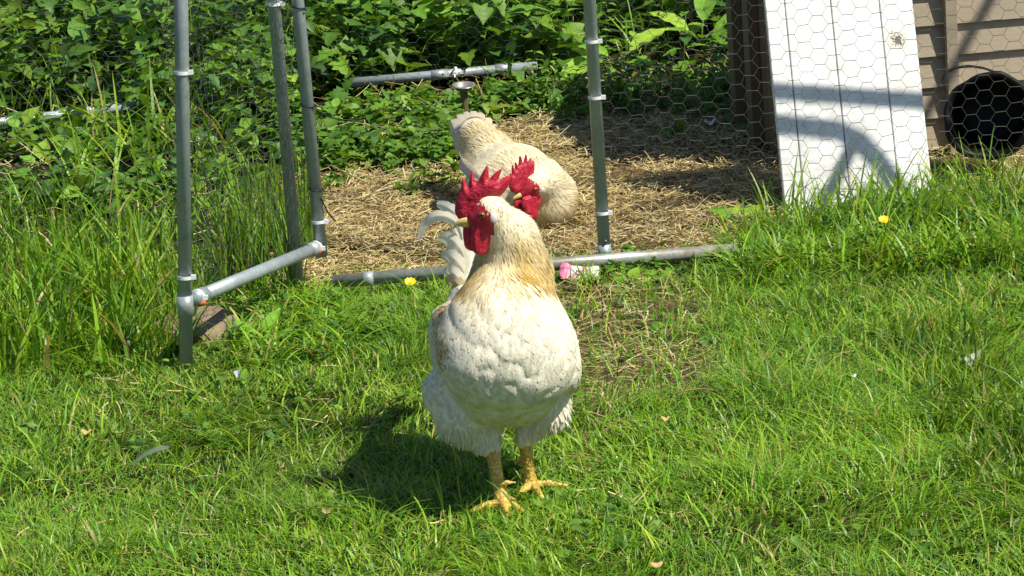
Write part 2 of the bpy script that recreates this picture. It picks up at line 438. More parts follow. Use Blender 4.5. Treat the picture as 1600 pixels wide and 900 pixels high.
def poly_sdf(P2, poly):
    d = np.full(len(P2), 1e9); inside = np.zeros(len(P2), bool); n = len(poly)
    for i in range(n):
        a, b = poly[i], poly[(i + 1) % n]; e = b - a; w = P2 - a
        t = np.clip((w @ e) / (e @ e), 0, 1); d = np.minimum(d, ((w - t[:, None] * e) ** 2).sum(1))
        c = (a[1] > P2[:, 1]) != (b[1] > P2[:, 1])
        xi = a[0] + (P2[:, 1] - a[1]) / (b[1] - a[1] + 1e-12) * e[0]
        inside ^= c & (P2[:, 0] < xi)
    d = np.sqrt(d); return np.where(inside, -d, d)
def fleshy(name, pix, origin, fwd, T, mat, parent, shift=0.0, grow=.006, bend=0.0, h=.0011):
    """inflated fleshy sheet: outline given on the plane through origin spanned by fwd and up"""
    fwd = nrm(fwd); up = np.array([0, 0, 1.0]); nn = nrm(np.cross(fwd, up))
    if nn[1] > 0: nn = -nn
    pts = np.array([on_plane(x, y, origin, nn) for x, y in pix]) - origin
    poly = np.stack([pts @ fwd, pts @ up], 1)
    nx_ = np.roll(poly, -1, 0); poly = np.stack([poly * .80 + nx_ * .20, poly * .20 + nx_ * .80], 1).reshape(-1, 2)
    lo = np.array([poly[:, 0].min() - .004, poly[:, 1].min() - .004, -T * 1.6 - .003 - abs(bend)])
    hi = np.array([poly[:, 0].max() + .004, poly[:, 1].max() + .004, T * 1.6 + .003 + abs(bend)])
    def fn(p):
        d = poly_sdf(p[:, :2], poly)
        w = np.abs(p[:, 2] - bend * np.sin(p[:, 0] * 75 + p[:, 1] * 30))
        th = T * np.sqrt(np.clip(-d / grow, 0, 1)) * (1 + .30 * (fbm(p[:, 0] * 130, p[:, 1] * 130, 12) - .5))
        return np.where(d < 0, w - th, np.hypot(d, w))
    V, Q = grid_mesh(fn, lo, hi, h)
    W = origin + V[:, :1] * fwd + V[:, 1:2] * up + (V[:, 2:3] + shift) * nn
    det = np.dot(np.cross(fwd, up), nn)
    if det < 0: Q = Q[:, ::-1]
    return obj(name, mesh_np(name, W, Q), mat, parent)

# ------------------------------------------------------------------ feathers
def sdf_grad(fn, p, e=.0015):
    g = np.stack([fn(p + np.eye(3)[i] * e) - fn(p - np.eye(3)[i] * e) for i in range(3)], 1); return nrm(g)
def feather_cards(fn, pos, d, n, length, width, col, off=(-.0012, .0012), rows=4, tipround=.75, colt=None, hug=1.0, side_drop=.10):
    """curved feather cards that follow the skin; the tip stands proud by off[1]"""
    N = len(pos); t = np.linspace(0, 1, rows + 1)
    prof = np.sin(np.pi * np.clip(t, 0, 1) ** tipround * .90 + .15); prof[-1] *= .75
    V = np.empty((N, rows + 1, 3, 3)); C = np.empty((N, rows + 1, 3, 3))
    c = pos + n * off[0]; sb = np.exp(rng.normal(0, .42, N))
    for k, tk in enumerate(t):
        if k:
            c = c + d * (length / rows)[:, None]
            sd_ = fn(c); n2 = sdf_grad(fn, c); n = nrm(n * (1 - hug) + n2 * hug)
            target = off[0] + (off[1] * sb - off[0]) * tk ** 1.3
            mv = np.clip(sd_ - target, -.02, .02) * hug
            c = c - n * mv[:, None]
            d = nrm(d - n * (d * n).sum(1)[:, None])
        s = nrm(np.cross(d, n))
        hw = (width * .5 * prof[k])[:, None]
        V[:, k, 0] = c - s * hw - n * hw * side_drop; V[:, k, 1] = c + n * hw * .04; V[:, k, 2] = c + s * hw - n * hw * side_drop
        cc = col if colt is None else col * (1 - tk) + colt * tk
        C[:, k] = cc[:, None, :]
    V = V.reshape(-1, 3); C = C.reshape(-1, 3)
    base = (np.arange(N) * (rows + 1) * 3)[:, None]; q = []
    for k in range(rows):
        for a in range(2):
            q.append(base + np.array([[k * 3 + a, k * 3 + a + 1, (k + 1) * 3 + a + 1, (k + 1) * 3 + a]]))
    return V, np.stack(q, 1).reshape(-1, 4), C
def ribbon(name, pts, w, side, mat, parent, col=(.66, .63, .55), dip=.18, K=20, tip=.5):
    """long curved tail or wing feather with a raised shaft"""
    pts = np.asarray(pts, float); n = len(pts)
    tt = np.linspace(0, n - 1, K); i = np.clip(tt.astype(int), 0, n - 2); f = (tt - i)[:, None]
    p0 = pts[np.maximum(i - 1, 0)]; p1 = pts[i]; p2 = pts[i + 1]; p3 = pts[np.minimum(i + 2, n - 1)]
    c = .5 * (2 * p1 + (p2 - p0) * f + (2 * p0 - 5 * p1 + 4 * p2 - p3) * f ** 2 + (3 * p1 - p0 - 3 * p2 + p3) * f ** 3)
    T = nrm(np.gradient(c, axis=0)); s = np.cross(T, FWD + np.array([.25, 0, .1])) if side is None else np.asarray(side, float) - T * (T @ np.asarray(side, float))[:, None]; s = nrm(s); nn = np.cross(T, s)
    if side is None and nn[K // 2] @ FWD > 0: nn = -nn
    t = np.linspace(0, 1, K); prof = (.28 + .72 * sstep(0, .45, t)) * np.sqrt(np.clip(1 - ((t - (1 - tip * .25)) / (tip * .25)).clip(0, 1) ** 2, 0.02, 1))
    cols = np.array([-1, -.5, -.04, .04, .5, 1]); V = []; C = []
    for k in range(K):
        for a in cols:
            edge = 1 + (.05 * math.sin(k * 2.3 + a * 3) + rng.normal() * .07 if abs(a) > .9 else 0)
            V.append(c[k] + s[k] * a * w * prof[k] * edge - nn[k] * abs(a) ** 1.5 * w * dip * prof[k] + nn[k] * (.0012 if abs(a) < .1 else 0))
            C.append(np.array(col) * (1.0 - .05 * abs(a) + .03 * math.sin(k * 1.7)))
    m_ = len(cols); q = [(k * m_ + a, k * m_ + a + 1, (k + 1) * m_ + a + 1, (k + 1) * m_ + a) for k in range(K - 1) for a in range(m_ - 1)]
    return obj(name, mesh_np(name, np.array(V), q, col=np.array(C)), mat, parent)

def sample_mesh(V, Q, N):
    a, b, c, d = (V[Q[:, i]] for i in range(4))
    nr = np.cross(c - a, d - b); ar = np.linalg.norm(nr, axis=1); k = rng.choice(len(Q), N, p=ar / ar.sum())
    u, v = rng.random((2, N, 1))
    p = (a[k] * (1 - u) + b[k] * u) * (1 - v) + (d[k] * (1 - u) + c[k] * u) * v
    return p, nrm(nr[k])

def ellip(c, r, R=None):
    return ('e', np.asarray(c, float), R, np.asarray(r, float))
def cap(a, b, ra, rb): return ('c', np.asarray(a, float), np.asarray(b, float), ra, rb)
def axes_R(fw):
    """rows: side, fw, up"""
    fw = nrm(fw); s = nrm(np.cross(fw, [0, 0, 1])); u = np.cross(s, fw); return np.stack([s, fw, u])

def lumps(p):
    """soft clumped relief of the plumage"""
    u = p[:, 0] + .45 * p[:, 1]; w = p[:, 2] - .35 * p[:, 1]
    u = u + .012 * (vnoise(p[:, 0] * 60, p[:, 2] * 60, 17) - .5); w = w + .012 * (vnoise(p[:, 0] * 55 + 7, p[:, 2] * 55, 18) - .5)
    big = vnoise(u * 21, w * 19, 14); r1 = 1 - np.abs(2 * vnoise(u * 26, w * 30, 15) - 1); r2 = 1 - np.abs(2 * vnoise(u * 55, w * 62, 16) - 1)
    return .9 * (big - .5) - .50 * r1 ** 3 - .06 * r2 ** 4 + .2
def build_bird(root, prims, legs, lo, hi, h, colour, flow, nbody, nhack, hack_mask, skip, head, sizes, relief=.0068, barbs=20000):
    def fn(p):
        away = sstep(.06, .16, np.linalg.norm(p - head, axis=1))
        return body_sdf(p, prims) - relief * away * lumps(p)
    def fall(p):
        d = fn(p)
        for pr, k in legs: d = smin(d, sdf_prim(p, pr), k)
        return d
    V, Q = grid_mesh(fall, lo, hi, h)
    db = body_sdf(V, prims); dl = body_sdf(V, legs) if legs else np.full(len(V), 9.)
    isleg = dl < db - .001
    col = colour(V)
    me = mesh_np('body', V, Q, col=col)
    me.materials.append(M['body']); me.materials.append(M['leg']); me.materials.append(M['comb'])
    red = skip(V)
    mi = np.where(isleg[Q].sum(1) >= 2, 1, np.where(red[Q].sum(1) >= 3, 2, 0)).astype(np.int32)
    me.polygons.foreach_set('material_index', mi)
    b = obj('body', me, None, root)
    Qf = Q[mi == 0]
    parts = []
    p, n = sample_mesh(V, Qf, nbody)
    d = flow(p); d = nrm(d - n * (d * n).sum(1)[:, None] + rng.normal(size=p.shape) * .12)
    d = nrm(d - n * (d * n).sum(1)[:, None])
    keep = hack_mask(p) < .5
    p, n, d = p[keep], n[keep], d[keep]; k = len(p)
    c = colour(p) * (1 + .04 * rng.normal(size=(k, 1))); c = np.clip(c, 0, .86)
    L = rng.uniform(*sizes[0], k)
    parts.append(feather_cards(fn, p, d, n, L, L * rng.uniform(.6, .85, k), c, off=(-.0012, .0005), rows=4))
    p, n = sample_mesh(V, Qf, nhack * 3); kk = rng.random(len(p)) < hack_mask(p)
    p, n = p[kk], n[kk]
    d = flow(p); d = nrm(d - n * (d * n).sum(1)[:, None] + rng.normal(size=p.shape) * .07); d = nrm(d - n * (d * n).sum(1)[:, None])
    k = len(p); c = colour(p) * (1 + .09 * rng.normal(size=(k, 1))); c = np.clip(c, 0, .86)
    near = sstep(.025, .13, np.linalg.norm(p - head, axis=1))
    L = rng.uniform(*sizes[1], k) * (.22 + .78 * near)
    parts.append(feather_cards(fn, p, d, n, L, rng.uniform(.0028, .0058, k) * (.5 + .5 * near), c, off=(-.001, .0013), rows=5, tipround=.95, colt=np.clip(c * np.array([1.0, .95, .84]), 0, .86)))
    # fine soft barbs over everything
    p, n = sample_mesh(V, Qf, barbs)
    d = flow(p); d = nrm(d - n * (d * n).sum(1)[:, None] + rng.normal(size=p.shape) * .13); d = nrm(d - n * (d * n).sum(1)[:, None])
    c = np.clip(colour(p) * (1 + .05 * rng.normal(size=(len(p), 1))), 0, .86); near = sstep(.02, .10, np.linalg.norm(p - head, axis=1))
    parts.append(feather_cards(fn, p, d, n, rng.uniform(.008, .016, len(p)) * (.4 + .6 * near), rng.uniform(.0009, .0018, len(p)), c, off=(-.0008, .0006), rows=2))
    return b, V, Q, parts, fn
def join_cards(parts):
    off = 0; VV = []; QQ = []; CC = []
    for v, q, c in parts: VV.append(v); QQ.append(q + off); CC.append(c); off += len(v)
    return np.concatenate(VV), np.concatenate(QQ), np.concatenate(CC)

CREAM = np.array([.78, .70, .49]); WHITE = np.array([.78, .73, .58]); GOLD = np.array([.52, .365, .095])

# ------------------------------------------------------------------ standing rooster
def standing_rooster():
    foot = G(806, 787); Y0 = foot[1]
    root = empty('rooster', (foot[0], foot[1], 0))
    tag(root, 'cream white rooster standing upright on the lawn, big red comb, yellow legs', 'rooster', 'white roosters')
    b = nrm([-.16, .98, 0]); up = np.array([0, 0, 1.0]); RB = axes_R(b)
    q = lambda x, y, dy: P(x, y, Y0 + dy)
    br = q(790, 543, -.02)
    head = q(766, 333, -.010)
    prims = [
        (ellip(q(789, 552, -.03), (.116, .125, .104)), .03),
        (ellip(q(754, 552, -.082), (.058, .055, .070)), .05), (ellip(q(832, 554, -.082), (.062, .055, .072)), .05), (ellip(q(792, 520, -.072), (.060, .05, .075)), .06),
        (ellip(br + b * .15 - up * .030, (.094, .19, .098), RB), .05),
        (ellip(q(790, 606, .03), (.084, .11, .060)), .05),
        (ellip(br + b * .30 - up * .035, (.060, .09, .055), RB), .05), (ellip(br + b * .36 + up * .0, (.030, .05, .05), RB), .04),
        (ellip(q(702, 552, .11), (.028, .14, .072), RB), .025), (ellip(q(873, 548, .11), (.028, .14, .074), RB), .025),
        (cap(q(790, 497, .0), q(800, 425, .032), .098, .063), .05),
        (cap(q(800, 425, .032), q(798, 372, .015), .063, .043), .03),
        (cap(q(798, 372, .015), head, .043, .029), .025),
        (cap(head, q(745, 342, -.010), .029, .018), .015),
        (cap(q(706, 612, .04), q(730, 650, .02), .053, .053), .010), (cap(q(730, 650, .02), q(756, 686, .01), .053, .027), .012), (cap(q(756, 686, .01), q(769, 706, .0), .027, .0135), .012),
        (cap(q(856, 602, .06), q(848, 642, .05), .041, .041), .010), (cap(q(848, 642, .05), q(826, 672, .042), .041, .021), .012), (cap(q(826, 672, .042), q(817, 688, .035), .021, .013), .012),
    ]
    fl = G(785, 800); fr = G(830, 772)
    up6 = lambda p, z: np.array([p[0], p[1], z])
    legs = [(cap(q(768, 698, .0), up6(fl, .022), .0125, .0098), .006), (cap(q(818, 678, .035), up6(fr, .022), .0125, .0098), .006),
            (cap(up6(fl, .026), up6(fl, .012), .012, .013), .006), (cap(up6(fr, .026), up6(fr, .012), .012, .013), .006),
            # spurs
            (cap(up6(fl, .052), up6(fl, .050) + [.024, .004, .0], .006, .0035), .006), (cap(up6(fr, .062), up6(fr, .058) + [-.026, .006, 0], .006, .0035), .006)]
    for f, toes in ((fl, [(-.052, -.018), (.010, -.062), (.036, -.040), (.020, .034)]), (fr, [(.062, -.004), (.018, -.060), (-.022, -.046), (-.024, .034)])):
        for tx, ty in toes:
            a = up6(f, .014); e = a + np.array([tx, ty, -.003]); mid = (a + e) / 2 + [0, 0, .005]
            legs += [(cap(a, mid, .0085, .0070), .004), (cap(mid, e, .0072, .0048), .003), (cap(e, e + nrm([tx, ty, -.15]) * .010, .0042, .0015), .002)]
    fc = q(748, 341, -.09)
    eye_d = ray(756, 329)
    def skip(p):
        px = (p - CAM) @ cam_x / ((p - CAM) @ FWD) * FOC + 800; py = 450 - (p - CAM) @ cam_y / ((p - CAM) @ FWD) * FOC
        d = np.linalg.norm(p - q(748, 340, -.012), axis=1)
        hd = nrm(np.array([-.98, .10, 0])); fwdness = (p - head) @ hd; hgt = p[:, 2] - head[2]
        return (d < .060) & (fwdness > -.010 + np.maximum(hgt, 0) * .9) & (hgt > -.034)
    gl = [q(730, 440, -.03), q(736, 408, -.01), q(820, 425, -.03), q(845, 436, -.01), q(812, 392, -.01), q(836, 400, .0), q(742, 388, -.01)]
    gw = [.034, .030, .036, .036, .032, .030, .022]
    def colour(p):
        hgt = p[:, 2]; nk = sstep(q(790, 505, -.05)[2], q(790, 440, -.05)[2], hgt)[:, None]
        c = WHITE * (1 - nk) + CREAM * nk
        g = np.zeros(len(p))
        for cen, r in zip(gl, gw): g = np.maximum(g, np.exp(-((p - cen) ** 2).sum(1) / (r * r)))
        st = vnoise(p[:, 0] * 160, p[:, 2] * 22, 4)
        g = np.clip(np.clip(g * 1.15, 0, 1)[:, None] * (.68 + .5 * st[:, None]), 0, 1)
        c = c * (1 - g) + GOLD * g
        # speckled brown patch on the wing shoulder
        s = np.exp(-(((p - q(697, 519, .02)) / np.array([.036, .11, .036])) ** 2).sum(1)) + .12 * (vnoise(p[:, 0] * 60, p[:, 2] * 60, 3) - .5)
        dots = vnoise(p[:, 0] * 190 + p[:, 1] * 90, p[:, 2] * 150, 8)
        s1 = (s > .20)[:, None]; c = np.where(s1, c * np.array([.98, .84, .58]), c)
        c = np.where(s1 & (dots > .66)[:, None], np.array([.40, .24, .10]), c)
        return c
    hx = q(790, 520, -.05)[2]
    def hack_mask(p):
        wav = .022 * (vnoise(p[:, 0] * 45, p[:, 1] * 20, 6) - .5) - .16 * np.abs(p[:, 0] - br[0] - .0)
        return (p[:, 2] > q(790, 430, -.01)[2] + wav - .10 * np.clip(p[:, 1] - Y0, 0, .3)).astype(float)
    def flow(p):
        r = nrm(p - head - np.array([0, .0, .02])); bk = sstep(.0, .16, (p - br) @ b)[:, None]
        low = sstep(br[2] - .02, br[2] - .12, p[:, 2])[:, None]
        return r * (1 - .7 * bk) + b * bk + np.array([0, 0, -.35]) * bk + np.array([0, .12, -.4]) * low
    lo = np.array([foot[0] - .22, Y0 - .22, -.004]); hi = np.array([foot[0] + .22, Y0 + .52, head[2] + .06])
    body, V, Q, parts, fn = build_bird(root, prims, legs, lo, hi, .0042, colour, flow, 6500, 6000, hack_mask, skip, head, ((.018, .030), (.030, .052)))
    # loose down round the thighs
    allV, allQ, allC = join_cards(parts)
    pl = obj('plumage', mesh_np('plumage', allV, allQ, col=allC), M['feather'], root); pl['kind'] = 'stuff'
    th = []
    p, n = sample_mesh(V, Q, 26000)
    z0, z1 = q(715, 705, 0)[2], q(715, 610, .04)[2]
    fa = q(769, 703, .0); fb = q(817, 684, .035)
    dist = np.minimum(np.linalg.norm(p - q(735, 672, .02), axis=1), np.linalg.norm(p - q(848, 640, .055), axis=1))
    kk = (dist < .062) & (p[:, 2] > z0 + .006); p, n = p[kk][:2600], n[kk][:2600]
    d = nrm(np.array([0, .08, -1.]) + rng.normal(size=p.shape) * .16); d = nrm(d - n * (d * n).sum(1)[:, None])
    th.append(feather_cards(fn, p, d, n, rng.uniform(.012, .024, len(p)), rng.uniform(.002, .0045, len(p)), np.clip(WHITE * (1 + .05 * rng.normal(size=(len(p), 1))), 0, .85), off=(-.001, .0045), rows=3, hug=.8))
    tv, tq, tc = join_cards(th); o = obj('thigh_down', mesh_np('thigh_down', tv, tq, col=tc), M['feather'], root); o['kind'] = 'stuff'
    # comb, wattles, beak, eyes
    hd = nrm(np.array([-.98, .10, 0])); Z3 = lambda x, y: (680 + x / 4.09, 160 + y / 4.09)
    comb = [Z3(*t) for t in [(122, 705), (128, 650), (142, 605), (165, 545), (170, 487), (180, 482), (208, 548), (220, 480), (234, 425), (250, 480), (262, 520), (300, 450), (337, 390), (342, 440), (345, 488), (390, 440), (432, 416), (415, 460), (402, 497), (450, 475), (478, 466), (482, 500), (455, 560), (415, 602), (370, 617), (335, 612), (300, 650), (262, 700), (232, 752), (195, 765), (150, 750)]]
    fleshy('comb', comb, head, hd, .0105, M['comb'], root, grow=.013, bend=.003)
    Z1 = lambda x, y: (600 + x / 2.5, 160 + y / 2.5)
    w1 = [Z1(*t) for t in [(345, 470), (340, 540), (352, 580), (378, 592), (402, 586), (414, 545), (428, 515), (446, 482), (446, 452), (420, 448), (380, 460)]]
    w2 = [Z1(*t) for t in [(308, 470), (308, 520), (314, 568), (335, 582), (362, 586), (372, 540), (368, 480), (340, 462)]]
    fleshy('wattle', w1, q(755, 370, -.012), hd, .0075, M['comb'], root, shift=.012, grow=.008, bend=.002)
    fleshy('wattle', w2, q(740, 370, -.010), hd, .0070, M['comb'], root, shift=-.004, grow=.008, bend=.002)
    bm_pts = [q(738, 344, -.012), q(728, 345, -.012), q(719, 347, -.011), q(712, 351, -.010), q(708, 358, -.010)]
    obj('beak', tube_mesh('beak', bm_pts, [.0085, .0076, .0056, .0030, .0007], 12), M['beak'], root)
    lw = [q(738, 349, -.012), q(725, 351, -.012), q(716, 353, -.011)]
    obj('beak', tube_mesh('beak', lw, [.0065, .0050, .001], 10), M['beak'], root)
    nn = nrm(np.cross(hd, up)); nn = nn if nn[1] < 0 else -nn
    for sgn in (1, -1):
        # eye sits on the skin: march from outside
        e0 = on_plane(756, 330, head, nn); e = e0 + nn * sgn * .06
        dirn = -nn * sgn
        for _ in range(60):
            dd = body_sdf(e[None], prims)[0]
            if dd < .0008: break
            e = e + dirn * max(dd, .0008)
        bmx = bmesh.new(); bmesh.ops.create_uvsphere(bmx, u_segments=16, v_segments=10, radius=.0056)
        for v in bmx.verts: v.co += Vector(e)
        ey = obj('eye', from_bm('eye', bmx, True), M['eye'], root)
        bmx = bmesh.new(); bmesh.ops.create_uvsphere(bmx, u_segments=12, v_segments=8, radius=.0034)
        for v in bmx.verts: v.co += Vector(e + nn * sgn * .0031)
        pu = obj('pupil', from_bm('pupil', bmx, True), M['pupil'], ey); pu.matrix_parent_inverse = Matrix.Identity(4)
        e0 = on_plane(774, 335, head, nn); e = e0 + nn * sgn * .06
        for _ in range(60):
            dd = body_sdf(e[None], prims)[0]
            if dd < .0008: break
            e = e + dirn * max(dd, .0008)
        V2, Q2 = grid_mesh(lambda p: sdf_prim(p, ellip(e, (.0065, .0030, .0085))), e - .014, e + .014, .0016)
        obj('earlobe', mesh_np('earlobe', V2, Q2), M['ear'], root)
    # tail
    tb = br + b * .37 + up * .005
    T5 = lambda x, y: (640 + x / 5.29, 290 + y / 5.29)
    tails = [([(470, 640), (450, 450), (420, 320), (405, 255)], .016, .06), ([(470, 700), (430, 520), (390, 400), (350, 320)], .017, .05),
             ([(470, 520), (410, 280), (330, 190), (222, 150)], .0105, .05), ([(460, 620), (420, 360), (320, 262), (200, 258), (115, 335), (78, 450)], .0105, .03),
             ([(470, 640), (420, 520), (345, 445), (235, 432)], .0125, .02), ([(480, 690), (450, 600), (400, 530), (300, 500)], .012, .03),
             ([(470, 760), (420, 660), (350, 590), (258, 578)], .0135, .005), ([(480, 800), (440, 720), (400, 660), (320, 640)], .012, .015),
             ([(480, 860), (420, 780), (350, 715), (280, 722)], .013, -.01), ([(490, 900), (440, 850), (370, 790), (300, 800)], .012, -.02), ([(500, 930), (460, 900), (400, 850), (350, 850)], .010, -.03)]
    for k, (pp, w, dz) in enumerate(tails):
        xy = [T5(*t) for t in pp]; n_ = len(xy)
        pts = [P(x, y, tb[1] - .03 + dz + .05 * i / (n_ - 1) - .02 * math.sin(3 * i / (n_ - 1))) for i, (x, y) in enumerate(xy)]
        ribbon('tail_feather', pts, w, None, M['feather'], root, col=(.82, .77, .62) if k < 9 else (.62, .50, .26), dip=.16, tip=1.1 if k != 3 else 2.6)
    # tail feathers on the far side and folded wing feathers
    for k in range(5):
        tip = tb + b * (.10 + .02 * k) + up * (.12 - .03 * k) + np.array([.05 + .012 * k, 0, 0])
        ribbon('tail_feather', [tb, tb * .45 + tip * .55 + up * .03, tip], .024, (.3, .5, .8), M['feather'], root)
    for sgn, cx in ((-1, 690), (1, 886)):
        for k in range(7):
            a = q(cx, 540 + 8 * k, .10) + RB[0] * 0; s = nrm([sgn, .24 * sgn, 0])
            a = a + s * (.012 - .002 * k); e = a + b * (.20 - .012 * k) + up * (-.012 * k - .02) - s * .045
            ribbon('wing_feather', [a, (a + e) / 2 + s * .008, e], .017, (0, .2, 1), M['feather'], root, dip=.25)
    return root
standing_rooster()

# ------------------------------------------------------------------ resting rooster
def resting_rooster():
    base = G(845, 360); Yb = base[1]
    q = lambda x, y, dy: P(x, y, Yb + dy)
    root = empty('rooster', (base[0], Yb + .15, 0))
    tag(root, 'cream rooster lying on the straw behind the standing one, head turned sideways', 'rooster', 'white roosters')
    b = nrm(q(745, 215, .40) - q(850, 318, .06)); up = np.array([0, 0, 1.0]); RB = axes_R(b)
    head = q(829, 291, -.055)
    prims = [
        (ellip(q(850, 318, .07), (.075, .085, .066)), .03),
        (ellip(q(803, 281, .19), (.104, .13, .088)), .05),
        (ellip(q(765, 243, .32), (.064, .085, .064)), .05),
        (ellip(q(743, 212, .40), (.042, .05, .042)), .04),
        (cap(q(748, 222, .40), q(742, 208, .43), .044, .034), .03),
        (ellip(q(760, 300, .16), (.055, .12, .05)), .04),
        (cap(q(858, 300, .06), q(848, 280, .02), .062, .046), .04),
        (cap(q(848, 280, .02), head, .044, .028), .03),
        (cap(head, q(816, 300, -.068), .027, .017), .012),
    ]
    def skip(p):
        hd = nrm(np.array([-.75, -.66, 0])); fw = (p - head) @ hd; hg = p[:, 2] - head[2]
        return (np.linalg.norm(p - head, axis=1) < .055) & (fw > -.006 + np.maximum(hg, 0) * .9)
    gl = [q(775, 240, .28), q(790, 255, .22), q(850, 340, .0), q(880, 330, .03), q(755, 225, .33)]
    def colour(p):
        c = np.tile(CREAM * .8 + WHITE * .2, (len(p), 1)); g = np.zeros(len(p))
        for cen in gl: g = np.maximum(g, np.exp(-((p - cen) ** 2).sum(1) / (.05 ** 2)))
        st = vnoise(p[:, 0] * 90 + p[:, 2] * 60, p[:, 1] * 25, 4)
        g = (.12 * st + g * (.2 + .55 * st))[:, None]
        return c * (1 - g) + GOLD * g
    def flow(p):
        r = nrm(p - head); w = sstep(.03, .16, np.linalg.norm(p - head, axis=1))[:, None]
        return r * (1 - w * .75) + b * w + np.array([0, 0, -.3]) * w
    def hack(p):
        return ((np.linalg.norm(p - q(850, 290, .03), axis=1) < .125) | (np.linalg.norm(p - q(778, 235, .30), axis=1) < .085)).astype(float)
    lo = np.array([base[0] - .30, Yb - .12, .0]); hi = np.array([base[0] + .16, Yb + .55, .36])
    body, V, Q, parts, fn = build_bird(root, prims, [], lo, hi, .005, colour, flow, 6000, 3500, hack, skip, head, ((.020, .034), (.030, .055)), relief=.0015, barbs=2500)
    v, qd, c = join_cards(parts); o = obj('plumage', mesh_np('plumage', v, qd, col=c), M['feather'], root); o['kind'] = 'stuff'
    hd = nrm(np.array([-.75, -.66, 0])); Z3 = lambda x, y: (680 + x / 4.09, 160 + y / 4.09)
    comb = [Z3(*t) for t in [(474, 520), (478, 480), (484, 446), (494, 470), (495, 388), (513, 440), (516, 372), (532, 415), (545, 328), (560, 400), (579, 318), (586, 385), (600, 362), (613, 348), (608, 378), (632, 372), (634, 420), (628, 478), (604, 492), (575, 505), (560, 545), (532, 580), (500, 580), (480, 555)]]
    fleshy('comb', comb, head + hd * .006, hd, .0075, M['comb'], root, grow=.009, bend=.002)
    w1 = [Z3(*t) for t in [(530, 600), (525, 650), (545, 715), (580, 752), (608, 757), (634, 722), (634, 680), (652, 640), (650, 560), (622, 566), (565, 590)]]
    w2 = [Z3(*t) for t in [(502, 625), (500, 665), (520, 690), (560, 725), (575, 660), (560, 610), (530, 600)]]
    fleshy('wattle', w1, q(823, 325, -.066), hd, .007, M['comb'], root, shift=.014, grow=.008, bend=.002)
    fleshy('wattle', w2, q(812, 320, -.074), hd, .006, M['comb'], root, shift=0, grow=.008)
    obj('beak', tube_mesh('beak', [q(817, 303, -.070), q(810, 305, -.080), q(804, 309, -.086), q(800, 314, -.089)], [.0095, .008, .005, .0008], 10), M['beak'], root)
    nn = nrm(np.cross(hd, up)); nn = nn if nn[1] < 0 else -nn
    for px, py, r, nm, mt in ((824, 294, .0052, 'eye', 'eye'), (834, 295, .0070, 'earlobe', 'ear')):
        e = on_plane(px, py, head, nn) + nn * .06
        for _ in range(60):
            dd = body_sdf(e[None], prims)[0]
            if dd < .0008: break
            e = e - nn * max(dd, .0008)
        V2, Q2 = grid_mesh(lambda p: sdf_prim(p, ellip(e, (r, r * (1 if nm == 'eye' else .45), r))), e - r * 1.7, e + r * 1.7, r / 5)
        o = obj(nm, mesh_np(nm, V2, Q2), M[mt], root)
        if nm == 'eye':
            V2, Q2 = grid_mesh(lambda p: sdf_prim(p, ellip(e + nn * .0028, (.003, .003, .003))), e + nn * .0028 - .0055, e + nn * .0028 + .0055, .0009)
            pu = obj('pupil', mesh_np('pupil', V2, Q2), M['pupil'], o); pu.matrix_parent_inverse = Matrix.Identity(4)
    # overlapping rounded tail feathers
    tips = [((100, 118), (190, 320), .50), ((138, 84), (215, 310), .52), ((180, 68), (235, 300), .53), ((225, 60), (255, 300), .53), ((272, 68), (280, 300), .52), ((325, 100), (305, 310), .50), ((360, 140), (330, 320), .47), ((405, 190), (360, 330), .44),
            ((112, 150), (190, 330), .47), ((165, 122), (215, 330), .48), ((222, 112), (240, 330), .48), ((275, 125), (270, 330), .47), ((318, 158), (300, 330), .45), ((130, 200), (190, 350), .44), ((185, 178), (215, 350), .44), ((245, 172), (250, 350), .43), ((300, 200), (290, 350), .42)]
    for k, (t_, a_, dy) in enumerate(tips):
        e = q(*Z3(*t_), dy); a = q(*Z3(*a_), .37 - .02 * (k > 7)); mid = (a + e) / 2 + np.array([0, -.018, .008])
        ribbon('tail_feather', [a, mid, e], .0195, None, M['feather'], root, dip=.22, col=np.array([.80, .725, .54]) * rng.uniform(.93, 1.04), tip=1.3)
    for k in range(6):
        a = q(800 - 6 * k, 300 - 5 * k, .10); e = q(752 - 4 * k, 262 - 4 * k, .27 + .01 * k)
        ribbon('wing_feather', [a + np.array([-.03, -.02, 0]), (a + e) / 2 + np.array([-.04, -.03, .01]), e + np.array([-.02, -.02, 0])], .017, (0.1, .2, 1), M['feather'], root, dip=.25)
resting_rooster()

